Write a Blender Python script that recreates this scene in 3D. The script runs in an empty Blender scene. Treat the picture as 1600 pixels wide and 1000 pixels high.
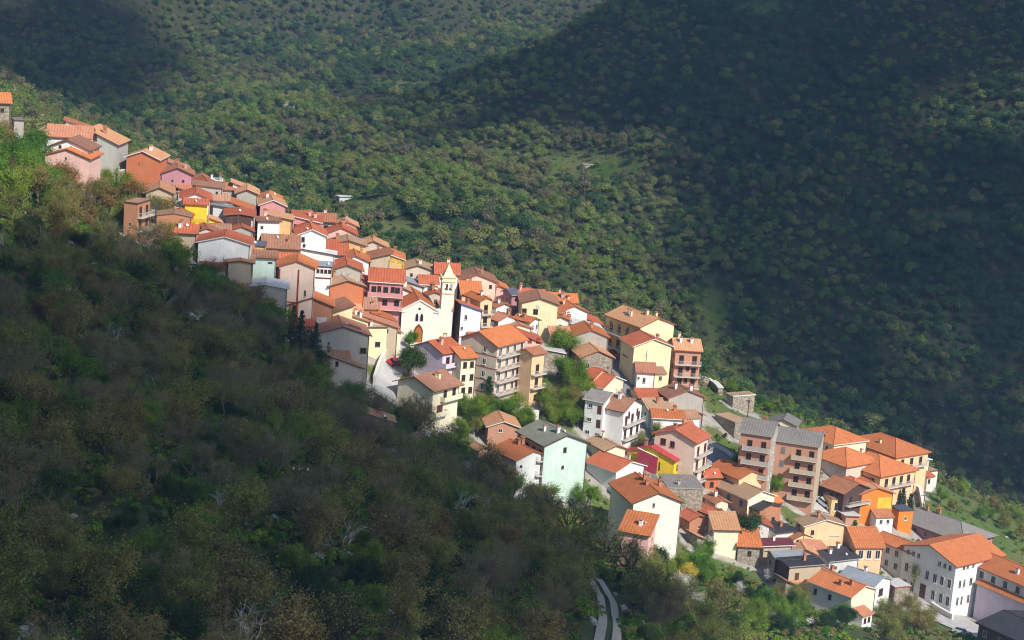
import bpy, bmesh, math, random
import numpy as np
from mathutils import Vector, Matrix

random.seed(7); NR = np.random.default_rng(7)
R = math.radians
scene = bpy.context.scene
COL = scene.collection

# ------------------------------------------------------------------ camera
F_PX = 3200.0; PITCH = R(-12.5); ROLL = R(4.5)
cr, sr = math.cos(ROLL), math.sin(ROLL); cp, sp = math.cos(PITCH), math.sin(PITCH)
cam_d = bpy.data.cameras.new('camera'); cam = bpy.data.objects.new('camera', cam_d); COL.objects.link(cam)
cam_d.sensor_width = 36.0; cam_d.lens = 36.0*F_PX/1600.0; cam_d.clip_start = 1.0; cam_d.clip_end = 12000
Fv, Rv, Uv = Vector((0, cp, sp)), Vector((1, 0, 0)), Vector((0, -sp, cp))
cx, cy = Rv*cr+Uv*sr, Uv*cr-Rv*sr
cam.matrix_world = Matrix((cx, cy, -Fv)).transposed().to_4x4()
scene.camera = cam

# ------------------------------------------------------------------ sky, sun, exposure
SUN_AZ, SUN_EL = R(38), R(41)      # azimuth from straight behind the camera towards the right
TO_SUN = Vector((math.sin(SUN_AZ)*math.cos(SUN_EL), -math.cos(SUN_AZ)*math.cos(SUN_EL), math.sin(SUN_EL)))
world = bpy.data.worlds.new('World'); scene.world = world; world.use_nodes = True
wn = world.node_tree; wn.nodes.clear()
sky = wn.nodes.new('ShaderNodeTexSky'); sky.sky_type = 'NISHITA'; sky.sun_disc = False
sky.sun_elevation = SUN_EL; sky.sun_rotation = math.atan2(TO_SUN.x, TO_SUN.y); sky.altitude = 600
bg = wn.nodes.new('ShaderNodeBackground'); bg.inputs[1].default_value = 0.125
wo = wn.nodes.new('ShaderNodeOutputWorld')
wn.links.new(sky.outputs[0], bg.inputs[0]); wn.links.new(bg.outputs[0], wo.inputs[0])
sun_d = bpy.data.lights.new('sun', 'SUN'); sun_d.energy = 5.0; sun_d.angle = R(0.5); sun_d.color = (1, .94, .85)
sun = bpy.data.objects.new('sun', sun_d); COL.objects.link(sun)
sun.rotation_euler = (-TO_SUN).to_track_quat('-Z', 'Y').to_euler()
vs = scene.view_settings; vs.view_transform = 'Standard'; vs.look = 'None'; vs.exposure = 0.44; vs.gamma = 1.0; vs.use_curve_mapping = False
scene.cycles.use_denoising = True
scene.cycles.filter_width = 1.1; scene.cycles.max_bounces = 5; scene.cycles.diffuse_bounces = 2; scene.cycles.glossy_bounces = 1; scene.cycles.transmission_bounces = 2
scene.cycles.volume_bounces = 0; scene.cycles.transparent_max_bounces = 6

# ------------------------------------------------------------------ pixels and directions (photograph pixels, 1600 x 1000)
def ray(u, v):
    du, dv = u-800.0, v-500.0
    xr = du*cr+dv*sr; yu = du*sr-dv*cr
    d = np.array([xr, cp*F_PX-sp*yu, sp*F_PX+cp*yu])
    return d/d[1]
def px(p):
    f = cp*p[1]+sp*p[2]; up = -sp*p[1]+cp*p[2]
    X = p[0]/f*F_PX; Y = up/f*F_PX
    return 800+X*cr+Y*sr, 500+X*sr-Y*cr
def pt(u, v, y): return ray(u, v)*y

# ------------------------------------------------------------------ terrain: a height field through measured points
TREE = 4.5
C_hill = [(0,1000,150),(300,1000,158),(600,1000,172),(800,1000,195),(950,1000,225),(1100,1000,285),(1250,1000,335),
 (0,750,190),(300,750,205),(600,800,228),(800,850,268),(0,500,265),(200,550,275),(400,620,295),(600,720,325),(760,770,362),
 (0,330,345),(150,370,365),(300,440,390),(450,540,400),(560,640,405),(700,720,410)]
C_vill = [(935,905,303),(955,960,255),(1400,1000,385),(1530,975,425),
 (110,305,440),(165,290,455),(235,290,465),(340,405,437),(400,475,432),(560,560,440),(660,537,462),(615,572,447),(650,655,430),(770,635,447),
 (880,765,420),(1030,880,405),(950,692,447),(970,590,478),(1000,600,478),(1120,712,460),(1230,790,452),(1490,957,437),(1300,935,420),
 (300,312,480),(450,360,488),(600,440,495),(740,485,500),(860,512,505),(1060,590,507),(1190,638,520),(1300,672,530),(1440,745,525),(1600,822,525),(0,205,470),(1410,800,480)]
C_crest = [(0,205,470),(300,312,480),(600,440,495),(860,512,505),(1060,590,507),(1190,640,520),(1440,745,525),(1600,822,525)]
C_far = [(800,430,640),(600,380,640),(1100,570,640),(1350,650,640),(1600,790,620),(300,270,720),(120,190,820),
 (1000,0,930),(800,90,940),(700,125,950),(570,145,965),(1200,0,905),(1600,0,880),(1600,300,750),(1600,550,680),(1300,300,760),(1300,150,820),
 (1000,200,815),(1000,350,715),(800,300,745),(800,190,850),(600,250,810),(480,175,920),(400,250,800),
 (700,60,1250),(500,110,1150),(350,150,1030),(250,100,1100),(80,110,1060),(80,0,1250),(500,0,1350),(800,0,1400),(920,0,1420)]
_P = []
for u, v, y in C_hill+C_far: _P.append(pt(u, v, y)-np.array([0, 0, TREE]))
for u, v, y in C_vill: _P.append(pt(u, v, y))
for u, v, y in C_crest:
    q = pt(u, v, y); _P += [q+np.array([0, 14, -2.]), q+np.array([0, 50, -17.]), q+np.array([0, 88, -24.])]
for u, v, y in [(1000,0,930),(800,90,940),(700,125,950)]: _P.append(pt(u, v, y)+np.array([0, 90, -25.]))
_P += [np.array(p, float) for p in [(-500,300,230),(-450,500,260),(-350,100,120),(-60,60,-36),(0,20,-34),(60,20,-65),(160,150,-140),(330,300,-170),(600,450,-200),
 (-700,900,320),(-300,1500,230),(300,1700,300),(700,1500,330),(500,900,120),(800,800,140),(700,1100,250),(-100,-100,-10),(200,-150,-80),(-300,-150,110)]]
_P = np.array(_P); _S = 100.0
def _U(r2): return 0.5*r2*np.log(r2+1e-9)
_n = len(_P); _X = _P[:, :2]/_S
_A = np.zeros((_n+3, _n+3)); _A[:_n, :_n] = _U(((_X[:, None]-_X[None])**2).sum(-1))+0.02*np.eye(_n)
_A[:_n, _n] = 1; _A[:_n, _n+1:] = _X; _A[_n, :_n] = 1; _A[_n+1:, :_n] = _X.T
_b = np.zeros(_n+3); _b[:_n] = _P[:, 2]
_W = np.linalg.solve(_A, _b)
def GH(x, y):
    X = np.asarray(x, float); Y = np.asarray(y, float); xs, ys = X/_S, Y/_S
    r2 = (xs[..., None]-_X[:, 0])**2+(ys[..., None]-_X[:, 1])**2
    z = _U(r2)@_W[:_n]+_W[_n]+_W[_n+1]*xs+_W[_n+2]*ys
    far = np.clip((Y-570)/150, 0, 1)
    z = z+far*(3.2*np.sin(X*.045+Y*.021)+2.4*np.sin(X*.083-Y*.037+1.7)+1.6*np.sin(X*.11+Y*.13))
    near = np.clip((380-Y)/60, 0, 1)
    return z+near*(.9*np.sin(X*.21+Y*.05)+.7*np.sin(X*.12-Y*.17+2.))
def hit(u, v, ymin=30, ymax=1700, dh=0.0, step=1.5):
    d = ray(u, v); ys = np.arange(ymin, ymax, step)
    g = d[2]*ys-dh-GH(d[0]*ys, ys)
    i = np.where((g[:-1] > 0) & (g[1:] <= 0))[0]
    if len(i) == 0: return None
    i = i[0]; return d*(ys[i]+step*g[i]/(g[i]-g[i+1]))

# ------------------------------------------------------------------ node helpers and materials
MATS = {}
def new_mat(key):
    m = bpy.data.materials.new(key); m.use_nodes = True; m.node_tree.nodes.clear(); MATS[key] = m
    t = m.node_tree; out = t.nodes.new('ShaderNodeOutputMaterial'); return m, t, out
def nd(t, typ, **kw):
    n = t.nodes.new(typ)
    for k, v in kw.items():
        if k.startswith('i_'):
            k = k[2:]; n.inputs[int(k) if k.isdigit() else k.replace('_', ' ')].default_value = v
        else: setattr(n, k, v)
    return n
def lk(t, a, b): t.links.new(a, b)
def ramp(t, fac, stops):
    r = nd(t, 'ShaderNodeValToRGB'); e = r.color_ramp.elements
    while len(e) < len(stops): e.new(.5)
    for k, (p, c) in enumerate(stops): e[k].position = p; e[k].color = (*c, 1)
    lk(t, fac, r.inputs[0]); return r.outputs[0]
def mixc(t, fac, a, b, mode='MIX'):
    m = nd(t, 'ShaderNodeMix', data_type='RGBA', blend_type=mode)
    for s, v in ((0, fac), (6, a), (7, b)):
        if hasattr(v, 'is_linked'): lk(t, v, m.inputs[s])
        else: m.inputs[s].default_value = v if s == 0 else (*v, 1)
    return m.outputs[2]
def noise(t, co, scale, detail=4, rough=.6, dist=0.):
    n = nd(t, 'ShaderNodeTexNoise'); n.inputs['Scale'].default_value = scale; n.inputs['Detail'].default_value = detail
    n.inputs['Roughness'].default_value = rough; n.inputs['Distortion'].default_value = dist; lk(t, co, n.inputs['Vector']); return n.outputs[0]
def coords(t, scale=(1, 1, 1), kind='Object'):
    c = nd(t, 'ShaderNodeTexCoord'); m = nd(t, 'ShaderNodeMapping'); m.inputs['Scale'].default_value = scale
    oi = nd(t, 'ShaderNodeObjectInfo'); mu = nd(t, 'ShaderNodeMath', operation='MULTIPLY'); mu.inputs[1].default_value = 91.0
    lk(t, oi.outputs['Random'], mu.inputs[0]); lk(t, mu.outputs[0], m.inputs['Location']); lk(t, c.outputs[kind], m.inputs['Vector']); return m.outputs[0]
def principled(t, out, col, rough=.9, bump=None, bs=.3, bd=.05, spec=.3, metal=0.):
    p = nd(t, 'ShaderNodeBsdfPrincipled'); p.inputs['Roughness'].default_value = rough
    p.inputs['Specular IOR Level'].default_value = spec; p.inputs['Metallic'].default_value = metal
    if hasattr(col, 'is_linked'): lk(t, col, p.inputs['Base Color'])
    else: p.inputs['Base Color'].default_value = (*col, 1)
    if bump is not None:
        b = nd(t, 'ShaderNodeBump'); b.inputs['Strength'].default_value = bs; b.inputs['Distance'].default_value = bd
        lk(t, bump, b.inputs['Height']); lk(t, b.outputs[0], p.inputs['Normal'])
    lk(t, p.outputs[0], out.inputs[0]); return p
WALLC = dict(white=(.78,.77,.74), bluewhite=(.7,.75,.8), cream=(.77,.70,.50), yellow=(.80,.56,.03), church=(.80,.76,.63), lemon=(.78,.69,.42), peach=(.78,.52,.30), pink=(.72,.45,.38),
 rosy=(.60,.28,.27), mauve=(.45,.22,.25), lavender=(.68,.56,.66), mint=(.56,.69,.60), grey=(.40,.37,.32), tan=(.50,.40,.28), cement=(.42,.40,.36), brick=(.46,.18,.08),
 brown=(.085,.05,.042), orange=(.52,.17,.075), ochre=(.66,.43,.19), stone=(.42,.36,.28), shell=(.77,.58,.46), burgundy=(.26,.03,.05), beige=(.62,.52,.42), blue=(.10,.14,.30),
 greywhite=(.60,.59,.57), plainorange=(.75,.22,.03), darkgrey=(.12,.11,.11), chalk=(.70,.67,.60), redwood=(.25,.06,.03), salmon=(.55,.26,.16))
ROOFC = dict(orange=(.54,.175,.06), terracotta=(.40,.165,.085), red=(.45,.12,.055), tan=(.44,.28,.165), brown=(.32,.155,.095), grey=(.23,.21,.19), slate=(.10,.115,.15),
 white=(.66,.65,.62), charcoal=(.045,.04,.045), crimson=(.42,.055,.06), pinkish=(.47,.205,.12), burgundy=(.15,.035,.045), greengrey=(.23,.235,.17), metal=(.27,.30,.33),
 light=(.56,.285,.145), redorange=(.47,.13,.06), old=(.40,.22,.14))
def M_wall(c):
    key = 'plaster_'+c
    if key in MATS: return MATS[key]
    rgb = WALLC[c]; m, t, out = new_mat(key); co = coords(t)
    big = noise(t, co, .35, 5, .65, .4); st = noise(t, coords(t, (1.6, 1.6, .22)), 1.2, 4, .6); fine = noise(t, co, 5., 3, .6)
    dirt = tuple(x*.52+.03 for x in rgb)
    f = ramp(t, big, [(.38, (0, 0, 0)), (.75, (.45, .45, .45))]); f2 = ramp(t, st, [(.48, (0, 0, 0)), (.8, (.6, .6, .6))])
    c1 = mixc(t, f, rgb, dirt); c2 = mixc(t, f2, c1, tuple(x*.62 for x in rgb))
    pat = noise(t, co, .22, 3, .5, 1.2); c2 = mixc(t, ramp(t, pat, [(.56, (0, 0, 0)), (.60, (.5, .5, .5))]), c2, tuple(x*.74+.05 for x in rgb))
    c3 = mixc(t, ramp(t, fine, [(.3, (.25, .25, .25)), (.7, (0, 0, 0))]), c2, tuple(min(1, x*1.12) for x in rgb))
    if c in ('brick', 'salmon'):
        b = nd(t, 'ShaderNodeTexBrick'); b.inputs['Scale'].default_value = 1.0; b.inputs['Brick Width'].default_value = .45; b.inputs['Row Height'].default_value = .22; b.inputs['Mortar Size'].default_value = .025
        b.inputs[1].default_value = (*rgb, 1); b.inputs[2].default_value = (*(x*.75 for x in rgb), 1); b.inputs[3].default_value = (.4, .33, .26, 1)
        cc = nd(t, 'ShaderNodeTexCoord'); sx = nd(t, 'ShaderNodeSeparateXYZ'); lk(t, cc.outputs['Object'], sx.inputs[0]); ad = nd(t, 'ShaderNodeMath', operation='ADD'); lk(t, sx.outputs[0], ad.inputs[0]); lk(t, sx.outputs[1], ad.inputs[1])
        cb = nd(t, 'ShaderNodeCombineXYZ'); lk(t, ad.outputs[0], cb.inputs[0]); lk(t, sx.outputs[2], cb.inputs[1]); lk(t, cb.outputs[0], b.inputs['Vector'])
        c3 = mixc(t, .55, c3, b.outputs[0])
    if c in ('stone',):
        v = nd(t, 'ShaderNodeTexVoronoi'); v.inputs['Scale'].default_value = 2.2; lk(t, co, v.inputs['Vector'])
        c3 = mixc(t, ramp(t, v.outputs['Distance'], [(.25, (0, 0, 0)), (.6, (.7, .7, .7))]), c3, (.16, .13, .10))
    principled(t, out, c3, .92, fine, .25, .04, .15); return m
def M_roof(c):
    key = 'tiles_'+c
    if key in MATS: return MATS[key]
    rgb = tuple(x*.96 for x in ROOFC[c]); m, t, out = new_mat(key); co = coords(t)
    flat = c in ('white', 'charcoal', 'metal', 'greengrey', 'slate')
    big = noise(t, co, .45, 5, .7, .5)
    # courses and columns of tiles: local X runs along the ridge
    cc = nd(t, 'ShaderNodeTexCoord')
    w1 = nd(t, 'ShaderNodeTexWave', wave_type='BANDS', bands_direction='X'); w1.inputs['Scale'].default_value = .5; w1.inputs['Distortion'].default_value = .35; w1.inputs['Detail'].default_value = 1; lk(t, cc.outputs['Object'], w1.inputs['Vector'])
    w2 = nd(t, 'ShaderNodeTexWave', wave_type='BANDS', bands_direction='Y'); w2.inputs['Scale'].default_value = .75; w2.inputs['Distortion'].default_value = .6; lk(t, cc.outputs['Object'], w2.inputs['Vector'])
    vo = nd(t, 'ShaderNodeTexVoronoi', feature='F1'); vo.inputs['Scale'].default_value = 1.0; lk(t, coords(t, (3.2, 2.2, 2.2)), vo.inputs['Vector'])
    hs = nd(t, 'ShaderNodeSeparateColor'); lk(t, vo.outputs['Color'], hs.inputs[0])
    base = mixc(t, ramp(t, big, [(.35, (0, 0, 0)), (.72, (.8, .8, .8))]), rgb, tuple(x*k for x, k in zip(rgb, (.66, .62, .6))))
    base = mixc(t, ramp(t, hs.outputs[0], [(.0, (0, 0, 0)), (1., (.32, .32, .32))] if not flat else [(0, (0, 0, 0)), (1, (.1, .1, .1))]), base, tuple(min(1, x*1.35+.02) for x in rgb))
    lich = noise(t, co, 1.3, 6, .75); base = mixc(t, ramp(t, lich, [(.58, (0, 0, 0)), (.78, (.45, .45, .45))]), base, (.20, .17, .13) if not flat else tuple(x*.7 for x in rgb))
    if not flat: base = mixc(t, ramp(t, w1.outputs[0], [(.0, (.45, .45, .45)), (.55, (0, 0, 0))]), base, tuple(x*.5 for x in rgb))
    else: base = mixc(t, ramp(t, w1.outputs[0], [(.0, (.18, .18, .18)), (.25, (0, 0, 0))]), base, tuple(x*.6 for x in rgb))
    hsv = nd(t, 'ShaderNodeHueSaturation'); oi = nd(t, 'ShaderNodeObjectInfo'); mr = nd(t, 'ShaderNodeMapRange'); mr.inputs[3].default_value = .82; mr.inputs[4].default_value = 1.15
    lk(t, oi.outputs['Random'], mr.inputs[0]); lk(t, mr.outputs[0], hsv.inputs['Value']); lk(t, base, hsv.inputs['Color'])
    hb = nd(t, 'ShaderNodeMath', operation='ADD'); lk(t, w1.outputs[0], hb.inputs[0]); lk(t, w2.outputs[0], hb.inputs[1])
    principled(t, out, hsv.outputs[0], .85 if not flat else .6, hb.outputs[0], .5 if not flat else .15, .06, .2); return m
def M_plain(key, rgb, rough=.8, var=.25, sc=2., spec=.3, metal=0., bs=.15):
    if key in MATS: return MATS[key]
    m, t, out = new_mat(key); co = coords(t); n = noise(t, co, sc, 4, .65)
    c = mixc(t, ramp(t, n, [(.35, (0, 0, 0)), (.7, (1, 1, 1))]), rgb, tuple(x*(1-var) for x in rgb))
    principled(t, out, c, rough, n, bs, .03, spec, metal); return m
def M_leaf(key, stops, lo=.5, hi=1.5, scale=.9, transl=.35):
    """foliage: colour picked per plant, mottled from clump to clump"""
    m, t, out = new_mat(key); oi = nd(t, 'ShaderNodeObjectInfo')
    g = nd(t, 'ShaderNodeNewGeometry'); n = noise(t, g.outputs['Position'], scale, 3, .6)
    c = ramp(t, oi.outputs['Random'], stops)
    mr = nd(t, 'ShaderNodeMapRange'); mr.inputs[1].default_value = .3; mr.inputs[2].default_value = .7; mr.inputs[3].default_value = lo; mr.inputs[4].default_value = hi; lk(t, n, mr.inputs[0])
    cm = nd(t, 'ShaderNodeVectorMath', operation='SCALE'); lk(t, c, cm.inputs[0]); lk(t, mr.outputs[0], cm.inputs['Scale'])
    d = nd(t, 'ShaderNodeBsdfDiffuse'); tr = nd(t, 'ShaderNodeBsdfTranslucent'); mx = nd(t, 'ShaderNodeMixShader'); mx.inputs[0].default_value = transl
    lk(t, cm.outputs[0], d.inputs[0]); lk(t, cm.outputs[0], tr.inputs[0]); lk(t, d.outputs[0], mx.inputs[1]); lk(t, tr.outputs[0], mx.inputs[2]); lk(t, mx.outputs[0], out.inputs[0]); return m

# ------------------------------------------------------------------ mesh helpers
def mesh(name, verts, faces, mats=(), midx=None, smooth=False):
    me = bpy.data.meshes.new(name); me.from_pydata([tuple(v) for v in verts], [], [tuple(f) for f in faces])
    for m in mats: me.materials.append(m)
    if midx is not None: me.polygons.foreach_set('material_index', np.asarray(midx, np.int32))
    if smooth: me.polygons.foreach_set('use_smooth', np.ones(len(me.polygons), bool))
    me.update(); return me
def ob(name, me, parent=None, loc=(0, 0, 0), rot=(0, 0, 0), sc=(1, 1, 1), **props):
    o = bpy.data.objects.new(name, me); COL.objects.link(o); o.location = loc; o.rotation_euler = rot; o.scale = sc
    if parent is not None: o.parent = parent
    for k, v in props.items(): o[k] = v
    return o
def thing(name, label, cat, loc=(0, 0, 0), rz=0., group=None):
    o = ob(name, None, None, loc, (0, 0, rz), label=label, category=cat); o.empty_display_size = .5
    if group: o['group'] = group
    return o
BOXF = [(0, 3, 2, 1), (4, 5, 6, 7), (0, 1, 5, 4), (1, 2, 6, 5), (2, 3, 7, 6), (3, 0, 4, 7)]
class MB:
    def __init__(s): s.v, s.f, s.m = [], [], []
    def add(s, v, f, mi=0):
        b = len(s.v); s.v += [tuple(x) for x in v]; s.f += [tuple(i+b for i in q) for q in f]; s.m += [mi]*len(f)
    def box(s, x0, x1, y0, y1, z0, z1, mi=0):
        s.add([(x0, y0, z0), (x1, y0, z0), (x1, y1, z0), (x0, y1, z0), (x0, y0, z1), (x1, y0, z1), (x1, y1, z1), (x0, y1, z1)], BOXF, mi)
    def prism(s, poly, axis, a, b, mi=0, caps=None):
        """poly: 2-D outline; axis 'x': (y,z) outline along x; 'y': (x,z) outline along y; 'z': (x,y)"""
        n = len(poly)
        def P(p, t): return (t, p[0], p[1]) if axis == 'x' else ((p[0], t, p[1]) if axis == 'y' else (p[0], p[1], t))
        v = [P(p, a) for p in poly]+[P(p, b) for p in poly]
        f = [(i, (i+1) % n, (i+1) % n+n, i+n) for i in range(n)]
        s.add(v, f, mi); s.add(v, [tuple(range(n))[::-1], tuple(range(n, 2*n))], mi if caps is None else caps)
    def tube(s, p0, p1, r0, r1, n=5, mi=0):
        p0, p1 = Vector(p0), Vector(p1); d = (p1-p0)
        if d.length < 1e-6: return
        d.normalize(); a = d.orthogonal().normalized(); b = d.cross(a)
        v = []
        for p, r in ((p0, r0), (p1, r1)):
            for k in range(n):
                t = 2*math.pi*k/n; v.append(p+a*(math.cos(t)*r)+b*(math.sin(t)*r))
        s.add(v, [(k, (k+1) % n, (k+1) % n+n, k+n) for k in range(n)]+[tuple(range(n))[::-1], tuple(range(n, 2*n))], mi)
    def lathe(s, prof, n=10, mi=0, c=(0, 0)):
        v = []
        for r, z in prof:
            for k in range(n): v.append((c[0]+r*math.cos(2*math.pi*k/n), c[1]+r*math.sin(2*math.pi*k/n), z))
        f = [(j*n+k, j*n+(k+1) % n, (j+1)*n+(k+1) % n, (j+1)*n+k) for j in range(len(prof)-1) for k in range(n)]
        s.add(v, f, mi)
    def build(s, name, mats, smooth=False):
        me = mesh(name, s.v, s.f, mats if isinstance(mats, (list, tuple)) else [mats], s.m, smooth)
        bm = bmesh.new(); bm.from_mesh(me); bmesh.ops.recalc_face_normals(bm, faces=bm.faces); bm.to_mesh(me); bm.free(); return me

# ------------------------------------------------------------------ clouds that shade parts of the hills (they float outside the frame)
def inpoly(x, y, poly):
    c = False; n = len(poly)
    for i in range(n):
        x1, y1 = poly[i]; x2, y2 = poly[(i+1) % n]
        if (y1 > y) != (y2 > y) and x < (x2-x1)*(y-y1)/(y2-y1)+x1: c = not c
    return c
def cloud(poly_px, r, ymin, label, CLOUD_Z=900., broken=False):
    pl = []
    for u, v in poly_px:
        p = hit(u, v, ymin=ymin)
        if p is None: continue
        p = p+np.array([0, 0, 4.0])
        q = p+np.array(TO_SUN)*((CLOUD_Z-p[2])/TO_SUN.z); pl.append((q[0], q[1]))
    xs = [p[0] for p in pl]; ys = [p[1] for p in pl]
    rnd = random.Random(len(poly_px)); mb = MB()
    ico = bmesh.new(); bmesh.ops.create_icosphere(ico, subdivisions=1, radius=1.0); iv = [v.co.copy() for v in ico.verts]; fi = [[v.index for v in f.verts] for f in ico.faces]; ico.free()
    def puff(x, y, rr, z):
        mb.add([(x+v.x*rr*rnd.uniform(.85, 1.15), y+v.y*rr*rnd.uniform(.85, 1.15), z+v.z*rr*.7) for v in iv], fi)
    st = r*.85; x = min(xs)
    while x < max(xs):
        y = min(ys)
        while y < max(ys):
            X, Y = x+rnd.uniform(-.25, .25)*st, y+rnd.uniform(-.25, .25)*st
            if inpoly(X, Y, pl) and not (broken and math.sin(X*.027+.4)+math.sin(Y*.034+X*.012)+.5*math.sin(X*.08-Y*.07) > 1.25): puff(X, Y, r*rnd.uniform(.8, 1.15), CLOUD_Z+rnd.uniform(0, 2.2*r))
            y += st
        x += st
    for i in range(len(pl)):                      # frayed rim
        (x1, y1), (x2, y2) = pl[i], pl[(i+1) % len(pl)]; L = math.hypot(x2-x1, y2-y1)
        for k in range(int(L/(r*.45))):
            t = rnd.random(); puff(x1+(x2-x1)*t+rnd.gauss(0, r*.5), y1+(y2-y1)*t+rnd.gauss(0, r*.5), r*rnd.uniform(.12, .45), CLOUD_Z+rnd.uniform(0, 15))
    ob('cloud', mb.build('cloud', M_plain('cloud_white', (.8, .8, .82), 1., .1, .01, 0.), True), label=label, kind='structure')
cloud([(-150,400),(60,425),(200,440),(310,465),(400,500),(470,540),(545,610),(610,675),(700,735),(790,785),(850,835),(930,885),(1000,950),(1060,985),(1130,1030),(1050,1120),(700,1150),(300,1180),(-150,1200)], 9, 60, 'cumulus cloud that shades the near slope')
cloud([(590,172),(680,163),(790,136),(890,88),(985,45),(1080,-10),(1250,-120),(1750,-140),(1750,830),(1600,800),(1400,690),(1240,610),(1165,565),(1145,505),(1180,430),(1160,330),(1110,255),(1060,185),(1000,160),(930,172),(860,190),(790,232),(720,215),(640,200)], 20, 590, 'cumulus cloud that shades the mountain across the valley', 2000., True)
cloud([(-120,20),(110,15),(220,55),(290,95),(255,140),(190,180),(110,172),(20,150),(-120,120)], 16, 590, 'small cumulus cloud that shades the far upper slope', 2400., True)

# ------------------------------------------------------------------ ground sheet (its paved part follows the village, filled in below)
FOOT = []      # house footprints: centre x, y, half diagonal, cos, sin, half a, half b
ROADS = []     # polylines in world xy with half widths
# ------------------------------------------------------------------ house kit
GLASS = M_plain('window_glass', (.02, .024, .03), .25, .3, 1., .5)
def frame_mesh(nm, mat):
    mb = MB(); d0, d1 = -.07, .03
    mb.box(-.5, -.40, d0, d1, -.5, .5); mb.box(.40, .5, d0, d1, -.5, .5); mb.box(-.40, .40, d0, d1, .42, .5); mb.box(-.40, .40, d0, d1, -.5, -.43)
    mb.box(-.03, .03, d0+.01, d1, -.43, .42); mb.box(-.58, .58, -.16, d1, -.56, -.501)
    return mb.build(nm, mat)
FRAMES = {k: frame_mesh('window_'+k, M_plain('paint_'+k, c, .6)) for k, c in dict(white=(.7, .68, .62), brown=(.14, .06, .035), stone=(.5, .44, .36), green=(.03, .10, .08), red=(.3, .06, .03), teal=(.02, .25, .25)).items()}
_mb = MB(); _mb.box(-.40, .40, -.02, .02, -.43, .42); PANE = _mb.build('pane', GLASS)
SHUT = {}
for k, c in dict(brown=(.13, .055, .03), white=(.6, .58, .54), grey=(.2, .2, .2), yellow=(.75, .5, .05), teal=(.03, .24, .23), red=(.28, .05, .03)).items():
    _mb = MB(); _mb.box(-.5, -.01, -.06, .02, -.5, .5); _mb.box(.01, .5, -.06, .02, -.5, .5)
    for j in range(9): _mb.box(-.46, .46, -.085, -.055, -.44+j*.1, -.40+j*.1)
    SHUT[k] = _mb.build('shutter_'+k, M_plain('shutter_paint_'+k, c, .6))
def chimney_mesh(nm, mat, cap):
    mb = MB(); mb.box(-.3, .3, -.3, .3, -1.2, 1.0, 0)
    for sx in (-1, 1):
        for sy in (-1, 1): mb.box(sx*.24-.05, sx*.24+.05, sy*.24-.05, sy*.24+.05, 1.0, 1.28, 0)
    mb.box(-.42, .42, -.42, .42, 1.28, 1.38, 1); mb.box(-.37, .37, -.37, .37, .88, .98, 0); mb.prism([(-.42, 1.38), (.42, 1.38), (0, 1.58)], 'y', -.42, .42, 1)
    return mb.build(nm, [mat, cap])
CHIM = {k: chimney_mesh('chimney_'+k, M_wall(k), M_roof('terracotta')) for k in ('white', 'brick', 'lemon', 'grey', 'pink')}
_mb = MB(); _mb.tube((0, 0, -.3), (0, 0, 2.4), .025, .02, 4)
for z, w in ((2.3, .5), (2.1, .42), (1.9, .6)): _mb.tube((-w, 0, z), (w, 0, z), .015, .015, 3)
_mb.tube((0, -.6, 2.2), (0, .6, 2.2), .015, .015, 3); ANT = _mb.build('antenna', M_plain('aerial_metal', (.35, .35, .36), .4, .1, 1, .5, .6))
_mb = MB(); _mb.lathe([(.02, 0), (.2, .03), (.36, .11), (.45, .2), (.44, .22), (.35, .13), (.02, .02)], 10); _mb.tube((0, 0, .02), (0, 0, .45), .02, .015, 4); _mb.tube((0, 0, 0), (0, -.3, -.35), .03, .03, 4)
DISH = _mb.build('satellite_dish', M_plain('dish_grey', (.72, .72, .72), .5), True)
PIPE = {}
def downpipe(h):
    k = round(h*2)
    if k not in PIPE:
        mb = MB(); mb.tube((0, -.08, -3), (0, -.08, k/2-.25), .06, .06, 5); mb.tube((0, -.08, k/2-.25), (0, -.35, k/2-.02), .06, .06, 5); PIPE[k] = mb.build('downpipe', M_plain('copper_pipe', (.16, .07, .05), .5))
    return PIPE[k]
HOUSES = {}
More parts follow.
